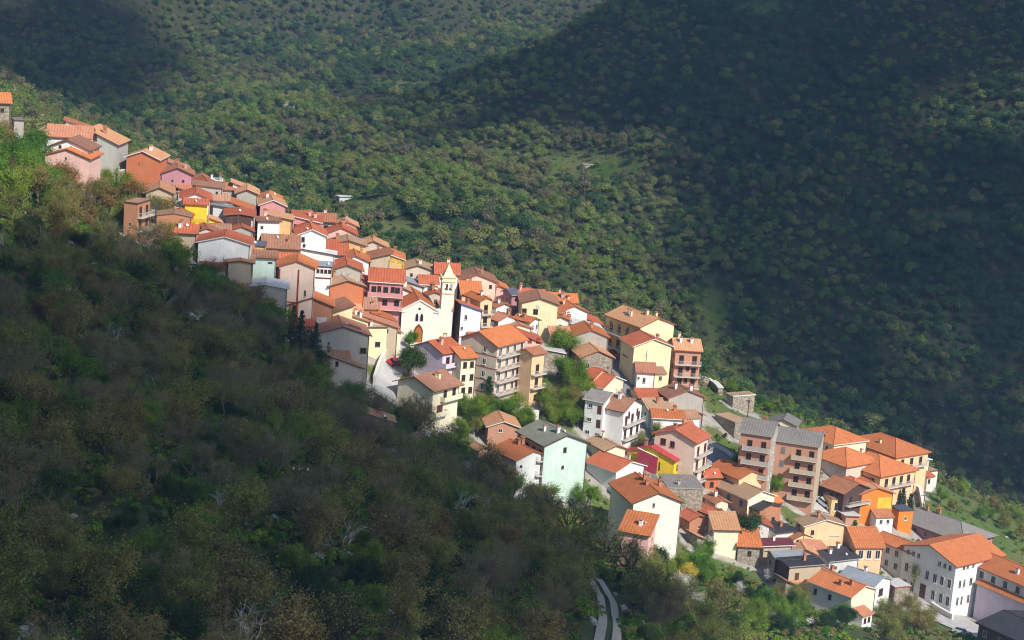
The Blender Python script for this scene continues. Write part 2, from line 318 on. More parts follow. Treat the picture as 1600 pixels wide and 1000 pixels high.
def roof_mesh(typ, a, b, h, tp, ov, th, rc, fas):
    mb = MB(); rot = 0.
    if typ == 'H':
        m = min(a, b)/2; zr = h+m*tp; o = ov
        e = [(-o, -o), (a+o, -o), (a+o, b+o), (-o, b+o)]; r = [(m, b/2), (a-m, b/2)] if a >= b else [(a/2, m), (a/2, b-m)]
        if abs(a-b) < .2: r = [(a/2-.1, b/2), (a/2+.1, b/2)]
        z0 = h-o*tp+th
        v = [(x, y, z0) for x, y in e]+[(x, y, zr+th) for x, y in r]+[(x, y, z0-th) for x, y in e]
        if a >= b: f = [(0, 1, 5, 4), (1, 2, 5), (2, 3, 4, 5), (3, 0, 4)]
        else: f = [(0, 1, 4), (1, 2, 5, 4), (2, 3, 5), (3, 0, 4, 5)]
        mb.add(v, f, 0); mb.add(v, [(0, 1, 7, 6), (1, 2, 8, 7), (2, 3, 9, 8), (3, 0, 6, 9), (6, 7, 8, 9)], 1)
        for i, j in ((0, 4), (1, 4 if a < b else 5), (2, 5), (3, 5 if a < b else 4), (4, 5)):
            p, q = Vector(v[i]), Vector(v[j])
            if (p-q).length > .3: mb.tube(p+Vector((0, 0, .02)), q+Vector((0, 0, .02)), .12, .12, 5, 0)
        return mb.build('roof', [rc, fas]), 0.
    if typ == 'F':
        o = .18; mb.box(-o, a+o, -o, b+o, h-.12, h+.12, 1)
        mb.add([(-o+.1, -o+.1, h+.125), (a+o-.1, -o+.1, h+.125), (a+o-.1, b+o-.1, h+.125), (-o+.1, b+o-.1, h+.125)], [(0, 1, 2, 3)], 0)
        return mb.build('roof', [rc, fas]), 0.
    if typ in ('X', 'y+', 'y-'):
        s0, s1, w, t0 = -ov*.8, a+ov*.8, b, 0.
    else:
        s0, s1, w, t0 = -ov*.8, b+ov*.8, a, -a; rot = math.pi/2
    t1 = t0+w; up = {'x+': -1, 'x-': 1, 'y+': 1, 'y-': -1}.get(typ)
    if typ in 'XY': top = [(t0-ov, h-ov*tp), ((t0+t1)/2, h+w/2*tp), (t1+ov, h-ov*tp)]
    else:
        ref = 0.                                  # height h at the near corner (t = 0)
        top = [(t0-ov, h+up*tp*(t0-ov-ref)), (t1+ov, h+up*tp*(t1+ov-ref))]
    top = [(t, z+th) for t, z in top]; bot = [(t, z-th) for t, z in top]; n = len(top)
    ns = max(1, int((s1-s0)/2.2)); ss = np.linspace(s0, s1, ns+1); rnd = random.Random(int(a*131+b*17)); v = []
    for s in ss:
        j = [rnd.uniform(-.035, .035) for _ in top]
        v += [(s, t, z+j[k]) for k, (t, z) in enumerate(top)]+[(s, t, z+j[k]) for k, (t, z) in enumerate(bot)]
    for i in range(ns):
        A, B = i*2*n, (i+1)*2*n
        for k in range(n-1):
            mb.add(v, [(A+k, B+k, B+k+1, A+k+1)], 0); mb.add(v, [(A+n+k, A+n+k+1, B+n+k+1, B+n+k)], 1)
        mb.add(v, [(A, A+n, B+n, B), (A+n-1, B+n-1, B+2*n-1, A+2*n-1)], 1)
    for A in (0, ns*2*n): mb.add(v, [(A+k, A+k+1, A+n+k+1, A+n+k) for k in range(n-1)], 1)
    if typ in 'XY':
        for i in range(ns):
            p, q = Vector(v[i*2*n+1]), Vector(v[(i+1)*2*n+1]); mb.tube(p, q, .13, .13, 5, 0)
    me = mb.build('roof', [rc, fas])
    return me, rot
class House: pass
_c = np.array([pt(u, v, y) for u, v, y in C_crest]); _c = _c[np.argsort(_c[:, 0])]; CRX, CRY = _c[:, 0]*490/_c[:, 1], _c[:, 1]
def house(u, v, th, wr, wl, h, typ, wall, roof, label, name='house', cat='house', y0=393, pitch=22, ov=.6, lw=None, fas=None, wR=None, wL=None, pts=(), bR=(), bL=(), ch=None, chc=None, frame=None, shut=None, thick=.2, band=None, dx=0., group=None, deep=7., rail='bars', extras=True, gx=None, loc=None, scale=None):
    th = R(th)
    if loc is None:
        yc = float(np.interp(ray(u, v)[0]*490, CRX, CRY))+8
        r_ = ray(u, v)
        while y0 > 250 and r_[2]*y0-h-float(GH(r_[0]*y0, y0)) <= 0: y0 -= 4
        P = hit(u, v, ymin=y0, ymax=yc, dh=h, step=1.)
        if P is None:                              # eave stands above the crest: it sits right on the crest
            ys_ = np.arange(yc-25, yc-6, 1.); d_ = ray(u, v); g_ = d_[2]*ys_-GH(d_[0]*ys_, ys_); k_ = int(np.argmin(g_)); P = d_*ys_[k_]; h0 = h; h = max(2.5, float(g_[k_]))
            if abs(h-h0) > 3: print('HOUSE CREST', label, round(h0, 1), round(h, 1))
    else: P = np.array(loc)+np.array([0, 0, h])
    s = F_PX/(cp*P[1]+sp*P[2]); a = -wr if wr < 0 else wr/(s*max(.12, math.cos(th))); b = -wl if wl < 0 else wl/(s*max(.12, math.sin(th)))
    a = min(max(a, 1.5), 30); b = min(max(b, 1.5), 30)
    rnd = random.Random(label); tp = math.tan(R(pitch)); root = thing(name, label, cat, (P[0], P[1], P[2]-h), th, group)
    H = House(); H.root, H.a, H.b, H.h, H.P = root, a, b, h, P; HOUSES[label] = H
    c, sn = math.cos(th), math.sin(th); cxy = (P[0]+c*a/2-sn*b/2, P[1]+sn*a/2+c*b/2); FOOT.append((cxy[0], cxy[1], c, sn, a/2, b/2))
    def zr(x, y):
        if typ == 'X': return h+(b/2-abs(y-b/2))*tp
        if typ == 'Y': return h+(a/2-abs(x-a/2))*tp
        if typ == 'H': return h+min(x, a-x, y, b-y)*tp
        return {'x+': h+x*tp, 'x-': h-x*tp, 'y+': h+y*tp, 'y-': h-y*tp, 'F': h}[typ]
    # walls
    ring = [(0, 0), (a, 0), (a, b), (0, b)]
    if typ == 'X': ring = [(0, 0), (a, 0), (a, b/2), (a, b), (0, b), (0, b/2)]
    if typ == 'Y': ring = [(0, 0), (a/2, 0), (a, 0), (a, b), (a/2, b), (0, b)]
    n = len(ring); vv = [(x, y, -deep) for x, y in ring]+[(x, y, zr(x, y)+.03) for x, y in ring]
    mb = MB()
    for i in range(n):
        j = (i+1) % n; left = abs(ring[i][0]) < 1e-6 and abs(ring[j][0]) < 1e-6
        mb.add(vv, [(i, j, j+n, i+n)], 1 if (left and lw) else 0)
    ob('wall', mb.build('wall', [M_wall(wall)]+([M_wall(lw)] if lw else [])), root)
    fmat = M_plain('fascia_'+fas, dict(white=(.7, .68, .63), dark=(.10, .055, .04), red=(.36, .10, .05), grey=(.35, .33, .30), blue=(.06, .10, .35))[fas], .7) if fas else M_plain('fascia_dark' if rnd.random() < .45 else 'fascia_red', (.10, .055, .04) if rnd.random() < .45 else (.36, .10, .05), .7)
    me, rot = roof_mesh(typ, a, b, h, tp, ov, thick, M_roof(roof), fmat); ro = ob('roof', me, root, (0, 0, 0), (0, 0, rot)); ro_rot = rot
    FR = {'R': ((0, 0), 0., a), 'L': ((0, b), -math.pi/2, b)}
    def onface(f, t, z, out=0.):
        (ox, oy), r, w = FR[f]
        return (ox+t*math.cos(r)+out*math.sin(r)*1., oy+t*math.sin(r)-out*math.cos(r), z), r
    H.onface = onface
    def win(f, t, z, w=.95, hh=1.3, kind=None):
        p, r = onface(f, t, z); k = kind or shut
        if k and k.startswith('s:'): ob('shutter', SHUT[k[2:]], root, p, (0, 0, r), (w, 1, hh)); return
        fr = ob('window', FRAMES[frame or rnd0], root, p, (0, 0, r), (w, 1, hh)); ob('pane', PANE, fr)
    H.win = win
    if not pts and not bR and wR is None and h >= 6.4 and th < R(60) and cat == 'house' and rnd.random() < .45: bR = [(h-3.1, .08, .92)]; wR = False
    rnd0 = rnd.choice(['white', 'brown', 'stone', 'brown'])
    rows = max(1, int((h-.4)/2.9))
    def grid(f, nc, nr):
        w = FR[f][2]
        for k in range(nr):
            for i in range(nc):
                win(f, w*(i+.5)/nc+rnd.uniform(-.1, .1), h-1.6-2.95*k, min(1.05, w/nc*.5), 1.4)
    for f, spec in (('R', wR), ('L', wL)):
        w = FR[f][2]
        if spec: grid(f, *spec)
        elif spec is None and not pts and w > 2.5:
            for k in range(rows):
                for i in range(max(1, int(w/3.2))):
                    if rnd.random() < .45: win(f, w*(i+.5)/max(1, int(w/3.2))+rnd.uniform(-.3, .3), h-1.7-2.9*k, rnd.uniform(.6, .95), rnd.uniform(.7, 1.3))
    for q in pts:
        f, fx, z, w, hh = q[:5]; win(f, FR[f][2]*fx, z, w, hh, q[5] if len(q) > 5 else None)
    for f, lv in (('R', bR), ('L', bL)):
        w = FR[f][2]
        for q in lv:
            z, x0, x1 = q[:3]; X0, X1 = w*x0, w*x1; p, r = onface(f, 0, z); mb = MB(); mb.box(X0, X1, -1.25, .05, -.16, 0)
            bo = ob('balcony', mb.build('balcony', M_plain('balcony_slab', (.62, .55, .47), .8)), root, p, (0, 0, r))
            mb = MB()
            if rail == 'solid': mb.box(X0, X1, -1.25, -1.13, 0, .95); mb.box(X0, X0+.12, -1.13, .03, 0, .95); mb.box(X1-.12, X1, -1.13, .03, 0, .95)
            else:
                mb.box(X0, X1, -1.24, -1.19, .92, .99); nb = max(3, int((X1-X0)/.28))
                for i in range(nb+1): xx = X0+(X1-X0-.04)*i/nb; mb.box(xx, xx+.04, -1.235, -1.195, 0, .92)
                for xx in (X0, X1-.04): mb.box(xx, xx+.04, -1.19, .03, .92, .99); mb.box(xx, xx+.04, -.6, -.56, 0, .92)
            ob('railing', mb.build('railing', M_plain('rail_paint', (.55, .52, .48), .6) if rail == 'bars' else M_wall(wall)), bo)
            nd_ = max(1, int((X1-X0)/2.6))
            for i in range(nd_):
                pp, rr = onface(f, X0+(X1-X0)*(i+.5)/nd_, z+1.08); d = ob('balcony_door', FRAMES[frame or 'brown'], root, pp, (0, 0, rr), (1.15, 1, 2.15)); ob('pane', PANE, d)
    if extras and not bR and not band and a > 4.5 and h > 5 and th < R(50) and cat == 'house' and rnd.random() < .5:   # low extension on the front
        w_ = a*rnd.uniform(.35, .6); x0_ = rnd.uniform(.05, .95)*(a-w_); d_ = rnd.uniform(1.8, 3.); z_ = h*rnd.uniform(.38, .55); mb = MB()
        mb.prism([(-d_, -6), (0.02, -6), (.02, z_), (-d_, z_-d_*.36)], 'x', x0_, x0_+w_); an = ob('extension', mb.build('extension', M_wall(rnd.choice([wall, wall, 'white', 'grey', 'cream']))), root)
        mb = MB(); mb.prism([(-d_-.35, z_-(d_+.35)*.36), (.01, z_+.01), (.01, z_+.19), (-d_-.35, z_-(d_+.35)*.36+.18)], 'x', x0_-.25, x0_+w_+.25); ob('extension_roof', mb.build('extension_roof', M_roof(rnd.choice(['terracotta', 'old', 'redorange', 'light', roof]))), an)
        for i in range(rnd.choice([1, 2])):
            fr = ob('window', FRAMES[rnd0], root, (x0_+w_*(.3+.4*i), -d_, z_-d_*.36-1.1), (0, 0, 0), (.8, 1, 1.1)); ob('pane', PANE, fr)
    if band:                                     # painted string courses at floor level
        for z in band:
            for f in ('R', 'L'):
                p, r = onface(f, 0, z); mb = MB(); mb.box(.0, FR[f][2], -.035, .05, -.12, .12); ob('string_course', mb.build('string_course', M_plain('course_red', (.35, .12, .06), .8)), root, p, (0, 0, r))
    if extras:
        nch = rnd.choice([0, 1, 1, 2]) if ch is None else ch
        for i in range(nch):
            x, y = a*rnd.uniform(.2, .8), b*rnd.uniform(.2, .7); k = chc or rnd.choice(['white', 'brick', 'brick', 'grey'])
            ob('chimney', CHIM[k], root, (x, y, zr(x, y)+thick), (0, 0, 0), (rnd.uniform(.75, 1.15),)*2+(rnd.uniform(.7, 1.2),))
        if rnd.random() < .45:
            x, y = a*rnd.uniform(.2, .8), b*rnd.uniform(.2, .8); ob('antenna', ANT, root, (x, y, zr(x, y)+thick), (0, 0, rnd.uniform(0, 3)))
        if rnd.random() < .13:
            x, y = a*rnd.uniform(.2, .8), b*rnd.uniform(.05, .4); ob('satellite_dish', DISH, root, (x, y, zr(x, y)+thick+.25), (R(60), 0, R(rnd.uniform(20, 70))), (.7, .7, .7))
        if rnd.random() < .6: ob('downpipe', downpipe(min(h, zr(a-.1, 0))), root, (a-.12, 0, 0))
    H.zr = zr
    return H
# ------------------------------------------------------------------ the houses: eave corner pixel, turn, widths in pixels (minus = metres), height, roof, colours
h_ = house
# uphill end
h_(-10,160,20,24,-8,5,'X','stone','orange','corner house with bright orange roof, highest up the village street',ch=0)
h_(22,188,20,14,-5,3.5,'F','grey','grey','small grey flat-topped hut just below the highest orange roof',name='hut',cat='hut',ch=0)
h_(78,207,45,13,20,4.5,'Y','white','tan','low white cottage with dull beige roof beside two street lamps',ch=1)
h_(103,189,10,40,-5,10,'x-','white','terracotta','narrow raised upper storey with slanted terracotta roof behind the cement tower house',ch=0,fas='red',pitch=16)
h_(74,212,8,66,-9,7,'X','white','pinkish','white house under a wide dusty pink roof left of the cement tower house',ch=0,pitch=22,fas='red',pts=[('R',.3,5.2,.9,1.1),('R',.6,5.2,.8,1)])
h_(183,226,85,-9,45,9,'y+','cement','light','tall unfinished raw cement tower house with slanted pink roof',pts=[('L',.2,10.2,1.1,1.5),('L',.75,1,2.6,1.6)],ch=1,chc='brick',fas='dark')
h_(138,235,86,-8,64,10,'X','white','brown','white gabled house with brown roof squeezed behind the pale pink house',ch=0,fas='dark',pts=[('L',.3,10.3,.6,.6)])
h_(139,248,86,-9,70,9,'X','pink','orange','pale pink gabled house with bright orange roof below the cement tower',pitch=19,fas='red',pts=[('L',.48,8.6,.6,.7),('L',.25,6.2,1.2,.9),('L',.5,5.2,.9,.5)],ch=0)
h_(120,281,75,-4,45,3.5,'Y','white','orange','low lean-to with orange roof against the pale pink house',name='lean_to',cat='shed',ch=0,pitch=20)
h_(248,249,86,-8,51,9,'X','orange','light','brick-orange gabled house with plain orange front and pink roof',fas='white',pts=[('L',.4,7.8,.5,.4)],ch=2,chc='white')
h_(246,267,86,-3,40,5.5,'X','orange','pinkish','low orange annex with white corner posts under the brick-orange house',name='annex',cat='annex',fas='white',pts=[('L',.02,2.2,.3,4.4,'s:white'),('L',.95,2.2,.3,4.4,'s:white')],ch=0)
h_(259,253,15,36,-6,6,'x-','white','pinkish','narrow white house with roof slanting down, right of the brick-orange house',pitch=16,ch=2,chc='brick',fas='dark')
h_(253,271,10,47,-7,5.5,'Y','mauve','terracotta','dusky mauve gabled cottage below the narrow white slant-roofed house',pts=[('R',.35,4,.4,.4),('R',.7,4,.5,.5)])
h_(215,318,75,-6,22,8,'F','brick','old','narrow bare brick house with white balconies half hidden behind trees',bR=[(5,0,1),(2,0,1)],ch=0)
h_(306,281,10,18,-6,4,'Y','grey','terracotta','tiny grey gabled house between mauve cottage and white flat roofs',ch=0)
h_(324,283,10,24,-5,3.5,'F','white','white','small white flat-roofed terrace house at the crest edge',ch=1,chc='white')
h_(336,284,10,14,-4,4.5,'F','chalk','tan','little chalky box house with tan flat roof beside white terrace house')
h_(305,289,8,42,-6,5.5,'x-','cement','old','long blank grey cement house below white terrace house',pitch=4,pts=[('R',.8,4,.5,.5)],ch=0)
h_(347,295,8,17,-5,4.5,'X','white','pinkish','small white house with pink roof right of long grey cement house')
h_(364,286,8,28,-5,5.5,'x-','white','light','white house with steep one-way roof on the crest edge',pitch=18,ch=0,fas='red')
h_(370,302,8,32,-8,5.5,'Y','grey','light','grey house with pale sagging gable roof below the white one-way roof',fas='dark',ch=0)
h_(228,301,10,41,-9,4.5,'Y','tan','light','low stone-grey gabled barn with pale orange roof next to red shed',fas='dark',pts=[('R',.3,3.2,.6,1.5,'s:red')],pitch=23,ch=0)
h_(225,291,10,24,-4,3,'F','brick','red','small shed with flat red top above the stone-grey barn',name='shed',cat='shed',ch=0)
h_(279,294,8,36,-6,4.5,'x-','greywhite','light','greyish white house with one-way roof behind red gable',pitch=17,ch=0)
h_(284,309,10,43,-8,6.5,'Y','white','red','white gabled house with dark red roof above the yellow house',pts=[('R',.5,5.4,.3,2.2,'s:brown')],fas='red',ch=0,pitch=20)
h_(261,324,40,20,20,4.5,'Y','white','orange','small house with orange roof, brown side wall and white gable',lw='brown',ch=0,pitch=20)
h_(245,338,10,53,-6,5.5,'Y','brick','old','broad bare brick gable facing the trees',pitch=10,ch=0,wR=False,wL=False,ov=.1)
h_(289,318,8,34,-6,7,'X','yellow','red','bright yellow house with thin red roof line and white band',fas='red',pitch=10,pts=[('R',.4,3.4,5.2,.8,'s:yellow'),('R',.8,1.6,1,1.4)],ch=0)
h_(323,340,15,22,-5,4.5,'x-','yellow','light','small bright yellow annex with sloping pale roof',name='annex',cat='annex',pitch=18,pts=[('R',.25,2.6,.7,.9),('R',.7,2.6,.7,.9)],ch=0)
h_(333,321,8,26,-7,4,'x-','greywhite','metal','low house with grey sheet roof between yellow and brown houses',pitch=6,ch=0)
h_(333,312,8,24,-5,4.5,'X','chalk','old','little chalky house with old tiles behind the grey sheet roof',ch=1)
h_(358,316,8,37,-7,5,'x-','grey','orange','grey-brown house with orange one-way roof above dark brown house',pitch=17,fas='red',ch=0)
h_(353,336,8,43,-8,6,'Y','brown','redorange','dark brown gabled house with red-orange roof',pitch=8,fas='red',pts=[('R',.95,3,.4,4.,'s:white')],ch=0)
h_(360,359,10,34,-6,4.5,'Y','grey','redorange','small grey shed with red-orange gable roof below dark brown house',name='shed',cat='shed',ch=0,pitch=20)
h_(318,362,10,40,-6,3,'X','stone','old','low old-tiled stone outhouse above the broad white gable',name='outhouse',cat='shed',ch=0)
h_(310,378,5,80,-8,7,'Y','white','red','broad white gable house with red roof beside a blossoming bush',pitch=15,fas='white',pts=[('R',.93,2.4,.9,1.6)],ch=0)
h_(390,384,5,24,-6,5,'F','ochre','slate','small orange-ochre house with grey sheet roof beside broad white gable',ch=0)
h_(411,386,8,55,-9,4,'X','ochre','brown','low house under a wide brown-grey weathered roof',pitch=24,ch=1,chc='brick')
h_(407,320,12,38,-8,5.5,'Y','rosy','light','rosy pink gabled house with pale orange roof on the crest',fas='white',pts=[('R',.55,3.4,.5,1)],ch=1)
h_(416,336,8,40,-7,8.5,'x-','ochre','light','tall orange-tan house with one-way roof right of white house with dark side',pitch=9,wR=False,fas='dark',ch=0,lw='tan')
h_(403,345,15,33,-5,7.5,'X','white','brown','slim white house with dark brown roof edge and two stacked windows',pitch=8,lw='brown',fas='dark',pts=[('R',.2,6,.75,.9),('R',.2,3.6,.75,.7)],ch=1,chc='pink')
h_(458,338,5,43,-8,6,'x-','rosy','redorange','rosy pink house with two tall pink chimneys',pitch=10,fas='white',ch=2,chc='pink',pts=[('R',.75,3.6,.5,.6),('R',.1,3.6,.6,1.2)])
h_(497,345,5,26,-6,4.5,'X','grey','terracotta','grey cottage under a flat terracotta roof plane at the crest',pitch=24,ch=1)
h_(528,352,8,30,-6,4,'Y','beige','light','beige cottage with pale crumbling tiles at the crest edge',ch=1)
h_(465,367,10,44,-8,9,'Y','bluewhite','redorange','white gabled house with white roof edging and tall narrow doors',fas='white',pitch=23,pts=[('R',.2,8,.75,1.1),('R',.25,6.6,.6,.7),('R',.62,4.4,.6,2.),('R',.78,4.4,.6,2.)],ch=0)
h_(511,364,8,45,-7,5.5,'Y','pink','red','light pink gabled cottage with dark red roof behind white gabled house',fas='red',ch=1,pitch=23)
h_(517,382,8,54,-7,5.5,'Y','ochre','tan','ochre house with long beige roof and yellow doorway',fas='dark',pitch=16,ch=1,pts=[('R',.05,2.4,.9,3.2,'s:yellow'),('R',.6,3,3,.5,'s:brown')])
h_(512,397,10,31,-5,4.5,'y+','white','red','small white house with dark red one-way roof below the ochre house',pitch=22,fas='dark',pts=[('R',.6,2.8,.8,1)],ch=0)
h_(560,385,8,46,-7,5,'Y','beige','light','beige house with pale old tile roof stepping down the crest',ch=1)
h_(545,397,10,28,-6,4.5,'x-','tan','tan','tan house with worn one-way roof between ochre and white gables')
h_(470,389,5,53,-4,6.5,'x-','white','white','long white terrace wall house under the white gabled house',pitch=7,pts=[('R',.75,3,.9,1.2),('R',.9,3,.5,1)],ch=0)
h_(441,393,10,31,-6,5,'x-','cream','red','little cream house with sunken red roof above the peach house',pitch=17,ch=1,chc='brick')
h_(357,410,8,37,-8,8,'Y','tan','light','tan plastered house with rough pale tile roof next to pale blue house',pitch=9,wR=False,ch=0,fas='dark')
h_(396,402,8,35,-8,10,'X','mint','brown','tall pale mint-blue house with blank front below weathered brown roof',pitch=8,wR=False,fas='dark',pts=[('R',.75,9,.9,.3)],ch=0,lw='brown')
h_(436,416,5,56,-8,12,'Y','shell','orange','tall peach-cream house with orange pediment roof and red corner strips',fas='red',pitch=20,pts=[('R',.76,6.4,.45,1.5),('R',.55,6,.35,11.,'s:red'),('R',.02,6,.35,11.,'s:red'),('R',.3,4.3,3.8,.22,'s:red')],ch=0)
h_(492,416,5,27,-6,9,'F','white','metal','narrow white house with a top-floor row of small windows',pts=[('R',.2,8,.65,.8),('R',.42,8,.65,.8),('R',.64,8,.65,.8),('R',.86,8,.65,.8),('R',.5,6.4,3.6,.3,'s:red')],ch=0)
h_(520,421,8,45,-9,8,'Y','grey','redorange','blank grey cement gable with red-orange roof',pitch=19,wR=False,pts=[('R',.42,2.2,.6,.9)],ch=0,fas='dark')
h_(534,407,8,42,-8,6,'Y','white','orange','white gable with orange roof behind blank grey gable',fas='red',pts=[('R',.35,4.7,.45,.9)],ch=1,chc='brick')
h_(564,434,8,16,-6,7,'x-','mauve','redorange','slim dark pink house beside the pink balcony house',ch=0)
h_(579,404,8,30,-8,8,'x+','tan','terracotta','olive-tan house with dull terracotta roof beside yellow shutters',pitch=15,wR=False,ch=0,fas='dark')
h_(609,398,5,22,-8,7.5,'x-','ochre','orange','ochre house with yellow shutters under orange roof edge',pitch=17,pts=[('R',.25,6.2,.9,1.,'s:yellow'),('R',.7,6,.9,1.,'s:yellow'),('R',.95,4.,.5,4.,'s:yellow')],ch=1,chc='brick',fas='white')
h_(629,421,8,48,-8,5,'Y','beige','tan','beige house under a broad pale tan roof at the crest',pitch=17,ch=1,pts=[('R',.3,3.8,.6,.7)])
h_(578,438,3,52,-8,9,'X','rosy','red','pink house with dark red roof and two long white balconies',pitch=27,bR=[(5.6,-.04,1.02),(2.6,-.04,1.02)],fas='white',rail='solid',pts=[('R',.3,7.2,.9,1.3),('R',.7,7.2,.9,1.3)],ch=0,frame='brown')
h_(636,440,10,26,-6,5.5,'x-','greywhite','metal','grey-white house with sheet roof right of the pink balcony house',pitch=16,ch=0)
h_(657,443,10,27,-6,6,'X','white','redorange','small white house with steep red-orange roof plane below the crest',pitch=24,fas='white',pts=[('R',.1,3.4,.7,1.8)],ch=0)
h_(681,427,5,36,-8,7.5,'X','white','red','white house with brick-red roof behind the bell tower',pitch=24,ch=1,chc='white',pts=[('R',.5,5.4,.7,1)])
h_(716,438,8,60,-9,7,'Y','shell','brown','large pale pink gable with brown roof behind the bell tower',pitch=20,fas='red',pts=[('R',.85,5.8,.7,.9)],ch=1,chc='brick')
h_(727,449,8,46,-8,5,'Y','peach','orange','peach house with orange gable roof between bell tower and balcony house',fas='red',ch=1)
h_(722,459,10,30,-9,5.5,'X','peach','orange','peach house with deep orange roof plane next to the bell tower',pitch=25,ch=1)
h_(522,455,25,45,13,5,'Y','orange','orange','dark orange workshop with white-framed brick panel',pitch=19,pts=[('R',.3,2.6,2.6,3.4,'s:red'),('R',.75,2.6,.3,3.4,'s:white'),('R',.05,2.6,.3,3.4,'s:white')],ch=0,fas='dark')
h_(516,447,20,52,-9,7,'Y','orange','tan','house with split tan and orange roof above the dark orange workshop',pitch=17,ch=1,chc='brick')
h_(452,476,8,68,-8,5.5,'Y','brick','orange','long brick gable house with bright orange roof beside dark firs',pitch=19,fas='dark',pts=[('R',.75,2.,2.2,2.2,'s:white')],ch=0)
h_(382,448,8,66,-7,5.5,'Y','grey','white','low grey shed-like house with white roof edging beside tall peach house',pitch=9,fas='white',pts=[('R',.2,3.6,.9,.8)],ch=0)
h_(436,445,8,34,-6,6,'Y','grey','redorange','grey stone hut with orange roof edge at the foot of the peach house',name='hut',cat='hut',ch=0,fas='red')
h_(553,481,12,36,-8,4.5,'X','beige','old','beige house under a collapsing old tile roof above the church street',pitch=20,ch=0)
h_(563,487,12,28,-6,4.5,'X','grey','orange','small house with orange roof plane left of the church roof',pitch=22,ch=1)
h_(583,490,15,34,-7,6,'x-','tan','orange','tan house with orange one-way roof beside the church flank',pitch=18,fas='red')
h_(567,494,12,55,-7,7,'x-','tan','pinkish','tan-grey gabled house with pinkish tile edge on the church street',pitch=17,pts=[('R',.7,3.8,.8,1)],fas='red',ch=0)
h_(493,498,22,55,-8,5.5,'x+','lemon','brown','pale yellow house with brown roof and one small square window',pitch=18,pts=[('R',.62,4.4,.7,1.)],ch=0,fas='dark')
h_(549,494,22,26,-6,7.5,'x-','lemon','tan','pale yellow house with tall white chimney beside brown roof',pitch=18,ch=2,chc='white',wR=False)
h_(572,512,20,32,-5,6,'F','lemon','tan','pale yellow terrace house with flat roof and white chimneys',ch=2,chc='white',pts=[('R',.6,2.2,1.2,1.1)])
SOLAR = h_(494,522,12,82,-10,6.5,'Y','grey','pinkish','grey house carrying three solar panels on its pink roof',pitch=17,pts=[('R',.9,3.2,1.4,1.2)],ch=0,fas='dark')
h_(513,556,10,54,-10,5,'x-','beige','light','beige house with wide pale pink roof below the solar panel house',pitch=18,ch=1,chc='brick')
h_(721,475,20,33,12,11,'x-','bluewhite','redorange','white house with blue roof edge and dark side next to the bell tower',pitch=18,fas='blue',lw='brown',pts=[('R',.25,7.8,.75,1.2),('R',.1,5.2,.6,.8)],ch=1,chc='brick')  # left wall coloured brown to stand in for the shade on it
h_(751,470,35,18,25,11,'Y','peach','orange','tall orange house with stacked small balconies behind white house',pitch=21,bR=[(7.8,0,1),(4.8,0,1),(1.8,0,1)],fas='red',ch=1,chc='white',pts=[('R',.5,9.2,.7,1.2)])
h_(800,460,35,33,14,7,'X','mauve','slate','mauve house with blue-grey slate roof at the forest edge',pitch=22,ch=2,chc='pink',fas='grey',pts=[('L',.5,5.2,.8,1.5)])
h_(812,463,5,39,-6,7,'X','peach','redorange','house with red-orange roof plane behind the yellow gable',pitch=22,ch=0)
h_(850,470,5,52,-7,6,'X','peach','orange','house with long orange roof and dormer right of the yellow gable',pitch=22,ch=2)
h_(816,473,5,56,-10,9.5,'Y','lemon','brown','plain yellow gable house with one small window and roof terrace',pitch=17,fas='dark',pts=[('R',.45,8.6,.8,1.1,'s:white'),('R',.45,5,1,.9)],bR=[(6.,-.08,.55)],rail='solid',ch=0)
h_(876,487,20,42,-9,5,'Y','white','orange','white house with brick gable and orange roof near the forest',pitch=23,fas='red',ch=2,chc='pink',pts=[('R',.5,1.8,.9,1.1)])
h_(905,494,10,37,-8,5,'x-','cement','red','grey cement house with red roof edge above the white sheet roof',pitch=18,wR=False,ch=0,fas='red')
h_(880,503,10,62,-6,5,'x-','ochre','white','long tan house with white sheet metal roof',pitch=9,fas='white',pts=[('R',.85,3.,.9,1.2),('R',.6,3,.5,.6)],ch=1)
h_(779,501,40,26,14,6,'Y','white','pinkish','white gabled house with pale pink roof and shaded side, left of light orange roof',lw='grey',ch=1,chc='brick',fas='red')  # side wall greyed: its shade is put into the wall colour
h_(829,503,55,13,26,7,'Y','white','orange','white house with orange roof pressed against the yellow gable',pitch=20,ch=1,wR=(2,2))
h_(793,512,15,37,-8,5,'Y','cream','light','cream cottage with light orange roof above dark red roof',pitch=17,fas='red',ch=0)
h_(810,521,10,38,-8,7,'x-','pink','red','pinkish white house with dark red roof beside the balcony block',pitch=19,fas='red',wR=(3,2),ch=0,shut='s:red')
APT = h_(777,540,56,43,58,14,'X','beige','orange','five-storey beige apartment block with red floor lines and stacked balconies',name='apartment_block',cat='apartments',pitch=24,ov=.8,fas='red',band=[2.6,5.5,8.4,11.3],
   bR=[(11.2,0,1.02),(8.3,0,1.02),(5.4,0,1.02),(2.5,0,1.02)],pts=[('L',.68,12.6,1.,1.5),('L',.68,9.7,1.,1.5),('L',.68,6.8,1.,1.5),('L',.68,3.9,1.,1.5),('L',.68,1.2,1,1.5)],ch=0,frame='white',deep=5)
h_(832,553,50,19,20,12.5,'X','peach','terracotta','tall peach house with small balconies beside the apartment block',pitch=22,ov=.7,fas='red',wL=False,bR=[(7.6,0,1),(4.4,0,1)],ch=0,pts=[('R',.5,2.,1,1.4)])
h_(851,546,10,30,-6,4.5,'x-','stone','white','rough stone shed with white sheet roof right of the peach house',name='shed',cat='shed',pitch=9,fas='white',ch=0)
h_(896,525,10,55,-9,6.5,'Y','grey','orange','wide blank grey gable with orange roof above the stone house',pitch=21,pts=[('R',.3,3.4,.7,.8)],wR=False,ch=1,chc='brick',fas='red')
